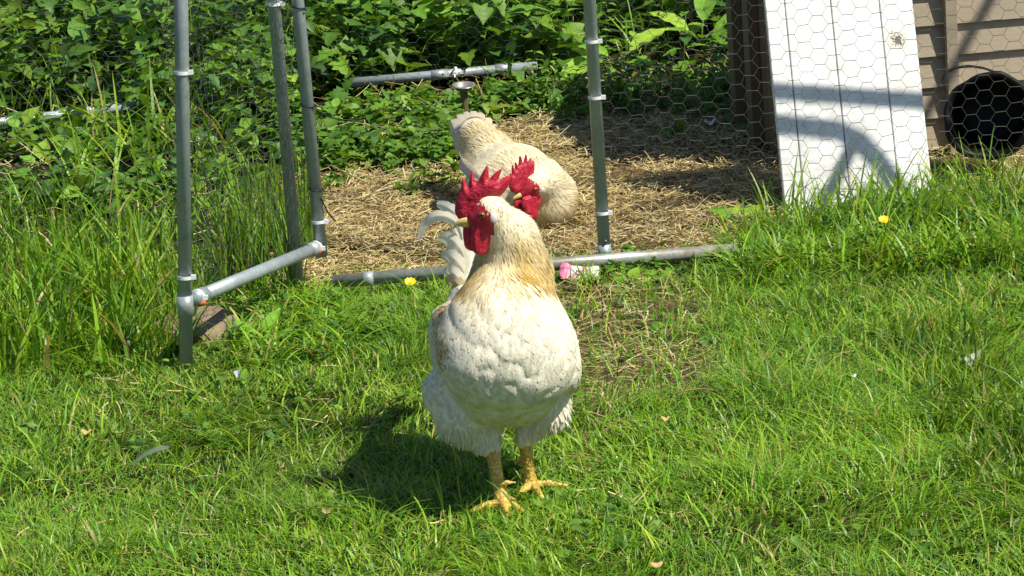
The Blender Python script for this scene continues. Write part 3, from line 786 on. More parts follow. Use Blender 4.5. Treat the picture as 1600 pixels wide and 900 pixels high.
# ------------------------------------------------------------------ chicken run of tubes and wire netting
R_T = .0142
def extend_to(a, b, z):
    d = b - a; return a + d * ((z - a[2]) / d[2])
def tie(p, axis, parent, flip=1, r=R_T):
    """white cable tie: a band round the tube with its square head and cut tail"""
    axis = nrm(axis); u, v = frame_of(axis); a = np.linspace(0, 2 * math.pi, 25)
    ring = [p + (u * math.cos(t) + v * math.sin(t)) * (r + .0012) for t in a]
    V = []; K = len(ring)
    for c in ring:
        o = nrm(c - p)
        V += [c - axis * .0035, c - axis * .0035 + o * .0016, c + axis * .0035 + o * .0016, c + axis * .0035]
    q = [(i * 4 + j, i * 4 + (j + 1) % 4, (i + 1) * 4 + (j + 1) % 4, (i + 1) * 4 + j) for i in range(K - 1) for j in range(4)]
    bm = bmesh.new(); me = mesh_np('t', np.array(V), q, smooth=False); bm.from_mesh(me)
    hdp = p + np.array([flip * (r + .004), -r * .5, 0])
    g = bmesh.ops.create_cube(bm, size=1.0)
    for vv in g['verts']: vv.co = Vector(hdp + np.array([vv.co.x * .010, vv.co.y * .008, vv.co.z * .009]))
    o = obj('cable_tie', from_bm('cable_tie', bm), M['tie'], None)
    o.parent = parent; o.matrix_parent_inverse = parent.matrix_world.inverted() if False else parent.matrix_parent_inverse.copy() if False else Matrix.Identity(4)
    return o
def sub(o, parent):
    """make o a child of a mesh part whose own mesh is in world coordinates"""
    o.parent = parent; o.matrix_parent_inverse = Matrix.Identity(4); return o
def wire_net(name, O, U, V, w, h, parent, cw=.044, ch=.035, r=.00058, wob=.004, bulge=.0, seed=0, mat='wire'):
    """hexagonal netting: flat topped cells, double twisted horizontal wires"""
    rg = np.random.default_rng(seed)
    O = np.asarray(O, float); U = nrm(U); V = nrm(V); Nn = np.cross(U, V)
    px_ = cw * .75; nc = int(w / px_) + 1; nr = int(h / ch) + 1
    pts = {}; edges = []
    def pt(key, x, y):
        if key not in pts:
            n = (vnoise(np.array([x * 9]), np.array([y * 9]), seed)[0] - .5) * 2
            n2 = (vnoise(np.array([x * 11 + 40]), np.array([y * 11]), seed + 3)[0] - .5) * 2
            pts[key] = O + U * (x + wob * n * 1.5 + rg.normal() * wob * .22) + V * (y + wob * n2 * 1.3 + rg.normal() * wob * .22) + Nn * (wob * 2 * n2 + bulge * math.sin(math.pi * min(max(x / w, 0), 1)))
        return pts[key]
    for c in range(nc):
        for r_ in range(nr):
            x = c * px_; y = (r_ + (.5 if c % 2 else 0)) * ch
            a = pt((c, r_, 'l'), x - cw * .25, y); b_ = pt((c, r_, 'r'), x + cw * .25, y)
            edges.append((a, b_, r * 1.5))
            if c + 1 < nc:
                for rr in ((r_, r_ - 1) if c % 2 == 0 else (r_ + 1, r_)):
                    if 0 <= rr < nr:
                        y2 = (rr + (.5 if (c + 1) % 2 else 0)) * ch
                        edges.append((b_, pt((c + 1, rr, 'l'), x + px_ - cw * .25, y2), r))
    A = np.array([e[0] for e in edges]); B = np.array([e[1] for e in edges]); R = np.array([e[2] for e in edges])
    T = nrm(B - A); u = nrm(np.cross(T, Nn + .01)); v = np.cross(T, u)
    VV = []
    for k in range(3):
        off = (u * math.cos(k * 2.0944) + v * math.sin(k * 2.0944)) * R[:, None]
        VV += [A + off, B + off]
    VV = np.stack(VV, 1).reshape(-1, 3); bb = (np.arange(len(A)) * 6)[:, None]
    q = np.concatenate([bb + np.array([[0, 1, 3, 2]]), bb + np.array([[2, 3, 5, 4]]), bb + np.array([[4, 5, 1, 0]])])
    return obj(name, mesh_np(name, VV, q), M[mat], parent)

def build_run():
    run = empty('chicken_run', (0, FRONT_Y, 0))
    tag(run, 'poultry run of grey metal tubes and hexagonal wire netting round the straw floor', 'run')
    def tube(name, a, b, r=R_T, **k): return obj(name, tube_mesh(name, [a, b], r, **k), M['tube'], run)
    TOP = 2.35
    # front posts
    ca, cb = P(945, 400, FRONT_Y), P(921, 0, FRONT_Y)
    ct = extend_to(ca, cb, TOP); post_c = tube('post', extend_to(ca, cb, .0), ct)
    ja, jb = P(456, 330, FRONT_Y), P(428, 0, FRONT_Y)
    jt = extend_to(ja, jb, TOP); post_j = tube('post', extend_to(ja, jb, .0), jt)
    pr = np.array([2.55, FRONT_Y + .04, 0]); tube('post', pr, pr + [-.06, 0, TOP])
    pl = np.array([-1.9, FRONT_Y + .2, 0]); tube('post', pl, pl + [-.04, 0, TOP])
    # bottom rails, with the sleeve joints and bolts that show
    ra, rb = P(520, 440, FRONT_Y - .10), P(1140, 391, FRONT_Y - .10)
    rr = ra + (rb - ra) * 1.03
    rail = tube('rail', ra, rr, .0150); rail.data.materials[0] = M['tube_old']
    dd = nrm(rb - ra)
    sj = P(700, 427, FRONT_Y - .10); s0 = ra + dd * np.dot(sj - ra, dd)
    sub(obj('sleeve', tube_mesh('sleeve', [s0 - dd * .005, s0 + dd * .005], .0155), M['tube']), rail)
    for px in (575,):
        c = P(px, 434, FRONT_Y - .10); c = ra + dd * np.dot(c - ra, dd)
        sub(obj('sleeve', tube_mesh('sleeve', [c - dd * .012, c + dd * .012], .0166), M['tube']), rail)
    # rear rails
    qa, qb = P(548, 129, 9.50), P(838, 103, 9.62); dq = nrm(qb - qa)
    rear = tube('rail', qa, qa + dq * .575)
    sub(obj('bolt', tube_mesh('bolt', [P(692, 115, 9.535) - [0, .008, 0], P(692, 115, 9.535) - [0, .018, 0]], .0035, 8), M['wire']), rear)
    sub(obj('bolt', tube_mesh('bolt', [P(762, 110, 9.56) - [0, .008, 0], P(762, 110, 9.56) - [0, .018, 0]], .0035, 8), M['wire']), rear)
    for f in (675, 780):
        c = P(f, 117 - (f - 675) * .086, 9.55); c = qa + dq * np.dot(c - qa, dq)
        sub(obj('sleeve', tube_mesh('sleeve', [c - dq * .004, c + dq * .05], .0158), M['tube']), rear)
    la, lb = P(-40, 196, 9.20), P(215, 165, 9.26); dl = nrm(lb - la)
    rear2 = tube('rail', la - dl * .5, lb)
    tie(P(32, 187, 9.217), dl, rear2); tie(P(712, 113, 9.54), dq, rear)
    # top frame, above the picture: it throws a bar of shade over the resting rooster and straw
    tube('rail', jt + [-1.45, 0, 0], np.array([2.50, FRONT_Y + .04, TOP]))
    tube('rail', np.array([-1.94, 9.3, TOP]), np.array([2.5, 9.6, TOP]))
    for x in (-1.94, 2.50): tube('rail', np.array([x, FRONT_Y + .1, TOP]), np.array([x, 9.5, TOP]))
    for x in (-1.94, 2.50): tube('post', np.array([x, 9.45, 0]), np.array([x, 9.45, TOP]))
    # unseen tubes added outside the picture, shaped to throw the board's shade bars
    def caster(px, py, t): return on_plane(px, py, BL, PN) + SUN * t
    t1 = 2.0
    tube('rail', caster(1110, 136, t1), caster(1560, 166, t1), .0175)  # unseen tube added to cast the upper bar of shade
    path = [caster(x, y, t1) for x, y in ((1130, 186), (1230, 196), (1310, 204), (1345, 222), (1375, 255), (1405, 300), (1425, 345), (1440, 420))]
    obj('shade_tube', tube_mesh('shade_tube', path, .0195), M['tube'], run)
    tube('shade_tube', caster(1338, 215, t1), caster(1262, 370, t1), .0165)
    tube('shade_tube', caster(1352, 300, t1), caster(1318, 372, t1), .0165)
    # ties on the front posts
    cd = nrm(ct - ca)
    for y in (64, 152, 333): tie(extend_to(ca, cb, P(930, y, FRONT_Y)[2]), cd, post_c)
    tie(extend_to(ja, jb, P(430, 6, FRONT_Y)[2]), nrm(jt - ja), post_j)
    bp = extend_to(ca, cb, P(945, 375, FRONT_Y)[2])
    sub(obj('bolt', tube_mesh('bolt', [bp + [.003, -.012, 0], bp + [.003, -.018, 0]], .004, 8), M['wire']), post_c)
    sub(obj('sleeve', tube_mesh('sleeve', [extend_to(ca, cb, .012), extend_to(ca, cb, .052)], .0152), M['tube']), post_c)
    # netting
    c0 = extend_to(ca, cb, .02)
    wire_net('wire_netting', [c0[0], FRONT_Y + .012, .01], [1, .02, .0], [-.035, 0, 1], 1.72 - c0[0], 1.5, run, seed=2, bulge=.01)
    j0 = extend_to(ja, jb, .02)
    wire_net('wire_netting', [-1.9, FRONT_Y + .25, .01], [j0[0] + 1.9, -.12, 0], [-.04, 0, 1], j0[0] + 1.9, 1.5, run, seed=3, bulge=.015, wob=.006)
    wire_net('wire_netting', [-1.9, 9.32, .06], [3.7, .3, 0], [0, 0, 1], 3.7, .8, run, seed=4, wob=.008, r=.00028, mat='old_wire')
    return run
# white board leaning on the coop (its corners are needed for the shade bars)
BL = P(1229, 341, 7.44); BR = P(1458, 303, 7.53)
TLc = P(1184, -250, 7.84)
bu = nrm(BR - BL); bv = TLc - BL; bv = bv - bu * np.dot(bv, bu) * .15; BLEN = .73; bv = nrm(bv)
PN = nrm(np.cross(bu, bv)); PN = PN if PN[1] < 0 else -PN
BW = np.linalg.norm(BR - BL)
STAIN = on_plane(1402, 62, BL, PN)
M['board'] = board_mat()
build_run()

def build_door():
    foot = G(291, 578)
    d = empty('run_door', (foot[0], foot[1], 0))
    tag(d, 'open run door of grey tubes swung towards the lawn, on a stone slab', 'gate')
    def tube(name, a, b, r=R_T, **k): return obj(name, tube_mesh(name, [a, b], r, **k), M['tube'], d)
    Yl = foot[1]; Yr = FRONT_Y + .0
    a, b = P(291, 570, Yl), P(283, 0, Yl); TOP = 1.55
    lt = extend_to(a, b, TOP); post = tube('post', extend_to(a, b, -.02), lt)
    ra, rb = P(502, 395, Yr), P(465, 0, Yr); rt = extend_to(ra, rb, TOP); post2 = tube('post', extend_to(ra, rb, P(503, 400, Yr)[2]), rt)
    tube('rail', lt, rt)
    c0, c1 = P(304, 466, Yl + .015), P(497, 386, Yr)
    rail = tube('rail', c0, c1)
    dd = nrm(c1 - c0)
    for c, e in ((c0, dd), (c1, -dd)):
        sub(obj('sleeve', tube_mesh('sleeve', [c - e * .002, c + e * .05], .0162), M['tube']), rail)
    # plastic clip at the lower corner, orange bolts
    cc = extend_to(a, b, P(290, 478, Yl)[2])
    sub(obj('clip', tube_mesh('clip', [cc - [0, 0, .022], cc + [0, 0, .022]], .0170), M['tube']), post)
    for px, py, Y in ((317, 472, Yl + .03), (497, 392, Yr - .02)):
        c = P(px, py, Y)
        sub(obj('bolt', tube_mesh('bolt', [c + [-.010, -.014, 0], c + [.008, -.016, .002]], .0055, 8), M['rust']), rail)
    for y in (113, 433): tie(extend_to(a, b, P(285, y, Yl)[2]), nrm(b - a), post)
    for y in (346,): tie(extend_to(ra, rb, P(495, y, Yr)[2]), nrm(rb - ra), post2)
    tie(c0 + dd * .012, dd, rail); tie(c1 - dd * .018, dd, rail)
    # black cords tied round the hinge post
    for y in (10, 165, 297):
        p = extend_to(ra, rb, P(480, y, Yr)[2]); ax = nrm(rb - ra); u, v = frame_of(ax)
        ring = [p + (u * math.cos(t) + v * math.sin(t)) * (R_T + .0018) + ax * .004 * math.sin(t) for t in np.linspace(0, 2 * math.pi, 20)]
        sub(obj('cord', tube_mesh('cord', ring, .0019, 6), M['cord']), post2)
    for y0, x1, y1, sag in ((18, 480, 28, .004), (168, 560, 186, .012), (310, 524, 345, .008)):
        p0 = extend_to(ra, rb, P(480, y0, Yr)[2]) + [.012, -.012, 0]; p1 = P(x1, y1, Yr + .06)
        pts = [p0 * (1 - t) + p1 * t - np.array([0, 0, sag * math.sin(math.pi * t)]) for t in np.linspace(0, 1, 9)]
        sub(obj('cord', tube_mesh('cord', pts, .0018, 6), M['cord']), post2)
    # netting on the leaf, seen edge on
    o = extend_to(a, b, c0[2]); e = extend_to(ra, rb, c1[2]); w = np.linalg.norm((e - o)[:2])
    wire_net('wire_netting', o + [0, .012, 0], e - o, [-.03, 0, 1], w, 1.35, d, seed=6, wob=.006, cw=.04, r=.0008, mat='dark_wire')
    wire_net('wire_netting', o + [.004, .03, 0], (e - o) * np.array([.8, 1, 1]), [-.01, 0, 1], w * .35, 1.35, d, seed=9, wob=.009, cw=.04, mat='dark_wire')
build_door()

# ------------------------------------------------------------------ white board, coop, bucket
def build_board():
    th = .016
    root = empty('white_board', tuple(BL + bu * BW / 2))
    tag(root, 'tall white painted board with dark grooves and a flaked stain, leaning on the coop', 'board')
    # strips between the grooves
    def gx(px, py): return np.dot(on_plane(px, py, BL, PN) - BL, bu)
    xs = [0, gx(1217, 150), gx(1291, 150), gx(1369, 150), BW]
    base = BL - bv * .03
    for k in range(4):
        a, b = xs[k] + (.0014 if k else 0), xs[k + 1] - (.0014 if k < 3 else 0)
        c = base + bu * (a + b) / 2 + bv * (BLEN / 2) - PN * th / 2
        obj('plank', box_mesh('plank', c, (bu, bv, PN), ((b - a) / 2, BLEN / 2, th / 2), .0012), M['board'], root)
    c = base + bu * BW / 2 + bv * BLEN / 2 - PN * (th + .005)
    obj('backing', box_mesh('backing', c, (bu, bv, PN), (BW / 2 - .004, BLEN / 2 - .004, .004), 0), M['coop_dark'], root)
    for f in (.06, .95):
        c = base + bu * BW / 2 + bv * BLEN * f - PN * (th + .018)
        obj('batten', box_mesh('batten', c, (bu, bv, PN), (BW / 2 - .02, .018, .008), .001), M['coop_dark'], root)
build_board()

def build_coop():
    yaw = rad(5.0)
    fx = np.array([math.cos(yaw), math.sin(yaw), 0]); fy = np.array([-math.sin(yaw), math.cos(yaw), 0]); fz = np.array([0, 0, 1.0])
    c0 = P(1224, 170, 8.03); O = np.array([c0[0], c0[1], .015])     # front left corner at the ground
    W, D, H = 1.35, .80, .66
    root = empty('chicken_coop', tuple(O + fx * W / 2))
    tag(root, 'brown wooden hen house with lapped boards behind the white board', 'coop')
    def bx(name, x0, x1, y0, y1, z0, z1, mat, bev=.002):
        c = O + fx * (x0 + x1) / 2 + fy * (y0 + y1) / 2 + fz * (z0 + z1) / 2
        return obj(name, box_mesh(name, c, (fx, fy, fz), ((x1 - x0) / 2, (y1 - y0) / 2, (z1 - z0) / 2), bev), mat, root)
    bx('inner_wall', .012, W - .012, .018, D - .012, .0, H, M['coop_dark'], 0)
    # lapped boards on the front, each leaning out at its lower edge
    pitch = .080; z = .0; k = 0
    while z < H - .02:
        b = z; t = min(z + pitch + .012, H + .012)
        cen = O + fx * W / 2 + fz * (b + t) / 2 + fy * .0085
        tilt = .0130 / (t - b)
        up = nrm(fz + fy * tilt * 1.2); out = nrm(np.cross(fx, up)); out = out if np.dot(out, fy) < 0 else -out
        obj('siding_board', box_mesh('siding_board', cen + fx * rng.normal() * .0005, (fx, up, out), (W / 2 - .03, (t - b) / 2, .0045), .0012), M['coop'], root)
        z += pitch; k += 1
    # corner posts and a batten on the front
    bx('corner_post', -.004, .042, -.020, .022, -.01, H + .01, M['coop_dark'])
    bx('corner_post', W - .04, W + .004, -.018, .022, -.01, H + .01, M['coop'])
    gx = np.dot(P(1487, 60, 8.05) - O, fx)
    bx('batten', gx - .0155, gx + .0155, -.022, .0045, -.012, H + .008, M['coop'])
    # left side: upright boards with proud battens
    n = 8; ww = D / n
    for k in range(n):
        bx('side_board', -.002, .014, .024 + k * ww, .024 + (k + 1) * ww - .005, .0, H, M['coop_dark'])
    for y in (.34, .60):
        bx('batten', -.030, -.0025, y - .045, y + .045, -.006, H - .006, M['coop_dark'])
    bx('side_board', W - .012, W + .002, .03, D, 0, H, M['coop'])
    bx('back_board', .0, W, D + .001, D + .014, 0, H, M['coop_dark'])
    # pitched roof with overhang
    for s in (-1, 1):
        mid = O + fx * W / 2 + fy * (D / 2 + s * (D / 4 + .03)) + fz * (H + .075)
        ax2 = nrm(fy * s - fz * .26)
        obj('roof_panel', box_mesh('roof_panel', mid, (fx, ax2, np.cross(fx, ax2)), (W / 2 + .05, D / 4 + .075, .009), .002), M['roof'], root)
    for x in (.006, W - .016):
        bm = bmesh.new(); vs_ = []
        for dx in (0, .012):
            vs_.append([bm.verts.new(Vector(O + fx * (x + dx) + fy * yy + fz * zz)) for yy, zz in ((.02, H + .002), (D - .01, H + .002), (D / 2, H + .10))])
        bm.faces.new(vs_[0]); bm.faces.new(vs_[1][::-1])
        for i in range(3): bm.faces.new((vs_[0][i], vs_[1][i], vs_[1][(i + 1) % 3], vs_[0][(i + 1) % 3]))
        bmesh.ops.recalc_face_normals(bm, faces=bm.faces)
        obj('gable', from_bm('gable', bm), M['coop_dark'], root)
build_coop()

def lathe(name, prof, c, axis, n=48):
    axis = nrm(axis); u, v = frame_of(axis); V = []; a = np.linspace(0, 2 * math.pi, n, endpoint=False)
    for r, t in prof: V.append(c + axis * t + (np.cos(a)[:, None] * u + np.sin(a)[:, None] * v) * r)
    V = np.concatenate(V); K = len(prof)
    q = [(k * n + i, k * n + (i + 1) % n, (k + 1) * n + (i + 1) % n, (k + 1) * n + i) for k in range(K - 1) for i in range(n)]
    return mesh_np(name, V, q)
def build_bucket():
    c = P(1546, 182, 7.66); ax = nrm([.22, 1.0, -.10])   # axis points into the bucket
    root = empty('rubber_bucket', tuple(c + ax * .1))
    tag(root, 'black rubber bucket lying on its side against the hen house', 'bucket')
    R = .104
    prof = [(.0, .215), (.070, .213), (.082, .205), (.090, .10), (R - .012, .012), (R - .008, .002), (R - .004, -.003), (R + .004, -.003), (R + .007, .003), (R + .004, .010), (R - .006, .014), (.096, .10), (.088, .218), (.072, .226), (.0, .226)]
    me = lathe('body', prof, c, ax)
    for v in me.vertices:      # sagging, knocked-about rubber
        p_ = np.array(v.co) - c; t_ = p_ @ ax; rd = p_ - ax * t_; an = math.atan2(rd[2], rd[0])
        f_ = 1 + .035 * math.sin(2 * an + .6) + .022 * math.sin(5 * an + 1.0) + .012 * math.sin(11 * an)
        v.co = Vector(c + ax * (t_ + .008 * math.sin(3 * an) * (t_ < .05)) + rd * f_)
    body = obj('body', me, M['rubber'], root)
    u, v = frame_of(ax)
    hc = P(1527, 168, 7.70)
    pts = [P(x, y, Y) for x, y, Y in ((1478, 140, 7.70), (1472, 126, 7.74), (1477, 114, 7.76), (1492, 106, 7.77), (1514, 103, 7.77), (1536, 106, 7.77), (1556, 113, 7.76), (1574, 124, 7.74), (1590, 142, 7.70))]
    P_ = np.array(pts); V = []
    T = nrm(np.gradient(P_, axis=0))
    for k in range(len(P_)):
        s = np.array([0, 1.0, 0]); o = np.cross(T[k], s); wv = .011 if k < 3 else .007
        for sa, so_ in ((-1, -1), (1, -1), (1, 1), (-1, 1)): V.append(P_[k] + s * sa * wv + o * so_ * .0022)
    q = [(k * 4 + j, k * 4 + (j + 1) % 4, (k + 1) * 4 + (j + 1) % 4, (k + 1) * 4 + j) for k in range(len(P_) - 1) for j in range(4)]
    obj('handle', mesh_np('handle', np.array(V), q), M['rubber'], root)
build_bucket()

# ------------------------------------------------------------------ stone slab, dish, scraps
def build_stone():
    def fn(p):
        d = sdf_prim(p, ellip(cs, (.085, .10, .045)))
        q = np.abs((p - cs) @ RS.T) - np.array([.076, .085, .030])
        bxd = np.linalg.norm(np.maximum(q, 0), axis=1) + np.minimum(q.max(1), 0) - .008
        return np.maximum(bxd, d - .012) + .008 * (fbm(p[:, 0] * 28, p[:, 1] * 28 + p[:, 2] * 20, 3) - .5)
    cs = G(306, 524) + np.array([0, .0, .003]); RS = axes_R([.25, 1, .12])
    V, Q = grid_mesh(fn, cs - .14, cs + .14, .005)
    o = obj('stone_slab', mesh_np('stone_slab', V, Q), M['rock'])
    tag(o, 'flat brown stone lying in the grass at the foot of the door post', 'stone')
build_stone()
def build_dish():
    c = P(724, 134, 9.05) - np.array([0, 0, .012])
    o = obj('metal_dish', lathe('metal_dish', [(.0, .0), (.022, .001), (.028, .012), (.034, .014), (.034, .016), (.026, .015), (.020, .004), (0, .003)], c, [.05, -.15, 1], 32), M['dish'])
    tag(o, 'small dull metal dish under the rear rail among nettles', 'dish')
    s = obj('stand', lathe('stand', [(.012, -c[2] + .0), (.010, -.04), (.012, .0)], c, [0, 0, 1], 12), M['coop_dark'], o); s.matrix_parent_inverse = Matrix.Identity(4)
build_dish()
def crumpled(name, c, ux, uy, hx, hy, mat_fn, label, cat, amp=.008, n=9):
    V = []; C = []; c = np.asarray(c); nz = nrm(np.cross(ux, uy))
    for i in range(n):
        for j in range(n):
            a, b = i / (n - 1) * 2 - 1, j / (n - 1) * 2 - 1
            V.append(c + ux * a * hx * (1 - .12 * b * b) + uy * b * hy + nz * amp * (2 * vnoise(a * 2.3 + 5, b * 2.3, 7) - 1 + .4 * abs(a)))
            C.append(mat_fn(a, b))
    q = [(i * n + j, (i + 1) * n + j, (i + 1) * n + j + 1, i * n + j + 1) for i in range(n - 1) for j in range(n - 1)]
    o = obj(name, mesh_np(name, np.array(V), q, col=np.array(C)), M['paper']); sol = o.modifiers.new('thickness', 'SOLIDIFY'); sol.thickness = .0006
    return tag(o, label, cat)
M['paper'] = colmat('printed_paper', .45, .4)
pc = G(906, 436) + np.array([0, -.02, .020])
crumpled('paper_scrap', pc, nrm([1, .1, -.16]), nrm([.1, .72, .69]), .046, .022,
         lambda a, b: (.62, .16, .30) if (a < -.25 - .3 * b) else ((.72, .30, .42) if abs(a - b * .5) < .22 else (.75, .70, .70)),
         'crumpled pink and white paper scrap under the front rail', 'paper', amp=.004)
def stick(name, pts, r, label, mat='twig', cat='twig', group=None):
    o = obj(name, tube_mesh(name, pts, r, 7, wob=.06), M[mat]); return tag(o, label, cat, group)
def gp(px, py, z): return G(px, py, z)
stick('twig', [gp(880, 452, .008), gp(930, 455, .010), gp(985, 456, .012), gp(1035, 450, .010), gp(1082, 442, .012)], [.004, .0045, .004, .0035, .002], 'long brown twig on bare soil beside the pink paper scrap')
stick('twig', [gp(1158, 458, .02), gp(1170, 472, .018), gp(1184, 486, .010), gp(1196, 493, .01)], [.002, .003, .004, .002], 'short dark twig in the grass right of the bare patch')
stick('twig', [gp(1030, 628, .02), gp(1060, 612, .035), gp(1095, 607, .035), gp(1130, 612, .02)], [.0012, .0015, .0014, .001], 'arched pale dry stalk on the lawn beside the worn patch', 'twig', 'stalk')
stick('twig', [gp(520, 260, .08), gp(545, 272, .05), gp(580, 290, .02)], [.002, .0022, .0015], 'thin pale twig slanting on the straw beside the hinge post')

# ------------------------------------------------------------------ grass
def blade_arrays(xy, z0, h, w, az, lean, col, tipc, seg=3, twist=None):
    N = len(xy); t = np.linspace(0, 1, seg + 1)
    dirh = np.stack([np.cos(az), np.sin(az)], 1)
    tw = az + math.pi / 2 + (rng.normal(size=N) * .5 if twist is None else twist)
    side = np.stack([np.cos(tw), np.sin(tw), np.zeros(N)], 1)
    V = np.empty((N, 2 * seg + 1, 3)); C = np.empty((N, 2 * seg + 1, 3))
    for k in range(seg + 1):
        f = t[k]; c = np.empty((N, 3))
        c[:, :2] = xy + dirh * (h * lean * (f ** 1.7))[:, None]
        c[:, 2] = z0 + h * f * (1 - .42 * np.minimum(lean, 1.3) * f)
        cc = col * (1 - f) + tipc * f
        if k == seg: V[:, -1] = c; C[:, -1] = cc
        else:
            hw = (w * .5 * (1 - .75 * f ** 1.6) * (.7 + .3 * min(1, f * 4)))[:, None]
            V[:, 2 * k] = c - side * hw; V[:, 2 * k + 1] = c + side * hw; C[:, 2 * k] = cc; C[:, 2 * k + 1] = cc
    b = (np.arange(N) * (2 * seg + 1))[:, None]
    q = np.concatenate([b + np.array([[2 * k, 2 * k + 1, 2 * k + 3, 2 * k + 2]]) for k in range(seg - 1)])
    tr = b + np.array([[2 * seg - 2, 2 * seg - 1, 2 * seg]])
    return V.reshape(-1, 3), q, tr, C.reshape(-1, 3)
def cat_arrays(L):
    off = 0; o = [[], [], [], []]
    for v, q, t, c in L:
        o[0].append(v); o[1].append(q + off); o[2].append(t + off); o[3].append(c); off += len(v)
    return [np.concatenate(a) for a in o]
def in_view(x, y, m=.35):
    return np.abs(x) < y * .165 + m
GR = np.array([[.142, .305, .016], [.208, .382, .022], [.075, .200, .018], [.300, .425, .040], [.150, .298, .048]])
def grass_cols(N, warm=None, dry=.05):
    k = rng.choice(len(GR), N, p=[.3, .28, .17, .13, .12]); c = GR[k] * rng.uniform(.8, 1.2, (N, 1))
    dr = rng.random(N) < dry; c[dr] = np.array([.42, .33, .14]) * rng.uniform(.7, 1.2, (dr.sum(), 1))
    tip = c * np.array([1.15, 1.1, .9]); return c, tip
def lawn():
    N = 520000
    y = rng.uniform(4.35, 7.55, N); x = rng.uniform(-1.75, 1.75, N)
    dens = np.ones(N); dens *= 1 - .90 * worn(x, y)
    pen = inpen(x, y); dens *= 1 - .985 * pen
    clump = fbm(x * 9, y * 9, 40); dens *= sstep(.18, .5, clump) * .5 + .5
    dens *= in_view(x, y)
    # the standing bird's feet press the grass flat
    keep = rng.random(N) < dens * .55
    x, y, clump = x[keep], y[keep], clump[keep]; n = len(x)
    tuft = sstep(.50, .72, fbm(x * 3.4 + 3, y * 3.4, 51))
    h = rng.gamma(6, 1 / 6., n) * (.019 + .017 * clump + .034 * tuft)
    edge = np.exp(-((y - FRONT_Y + .16) / .12) ** 2); h *= 1 - .78 * edge * (x < .12); h *= .55 + .9 * fbm(x * 1.7 + 4, y * 1.5, 88)
    az = rng.uniform(0, 2 * math.pi, n) * .72 + 2 * math.pi * fbm(x * 2.2, y * 2.2, 60) * 1.6
    lean = np.clip(rng.normal(.95, .42, n), .05, 1.8)
    w = rng.uniform(.0018, .0040, n)
    c, tip = grass_cols(n, dry=.055)
    tone = (.70 + .60 * fbm(x * 2.2, y * 2.2, 70))[:, None]; yel = fbm(x * 4.1, y * 4.1, 77)[:, None]
    c = c * tone * (1 + (yel - .5) * np.array([.55, .15, 0])); tip = tip * tone
    L = [blade_arrays(np.stack([x, y], 1), ground_h(x, y) - .003, h, w, az, lean, c, tip)]
    # long loose blades lying over the lawn
    n = 2600; x = rng.uniform(-1.5, 1.5, n); y = rng.uniform(4.4, 7.0, n); k = in_view(x, y) & (worn(x, y) < .4); x, y = x[k], y[k]; n = len(x)
    c, tip = grass_cols(n, dry=.015)
    L.append(blade_arrays(np.stack([x, y], 1), ground_h(x, y), rng.uniform(.05, .11, n), rng.uniform(.003, .005, n), rng.uniform(0, 6.28, n), rng.uniform(.5, 1.5, n), c, tip * 1.1, seg=5))
    v, q, t, c = cat_arrays(L)
    o = obj('grass', mesh_np('grass', v, q, t, col=c), M['grass'])
    tag(o, 'short bright green lawn grass in the foreground', 'grass', kind='stuff')
lawn()
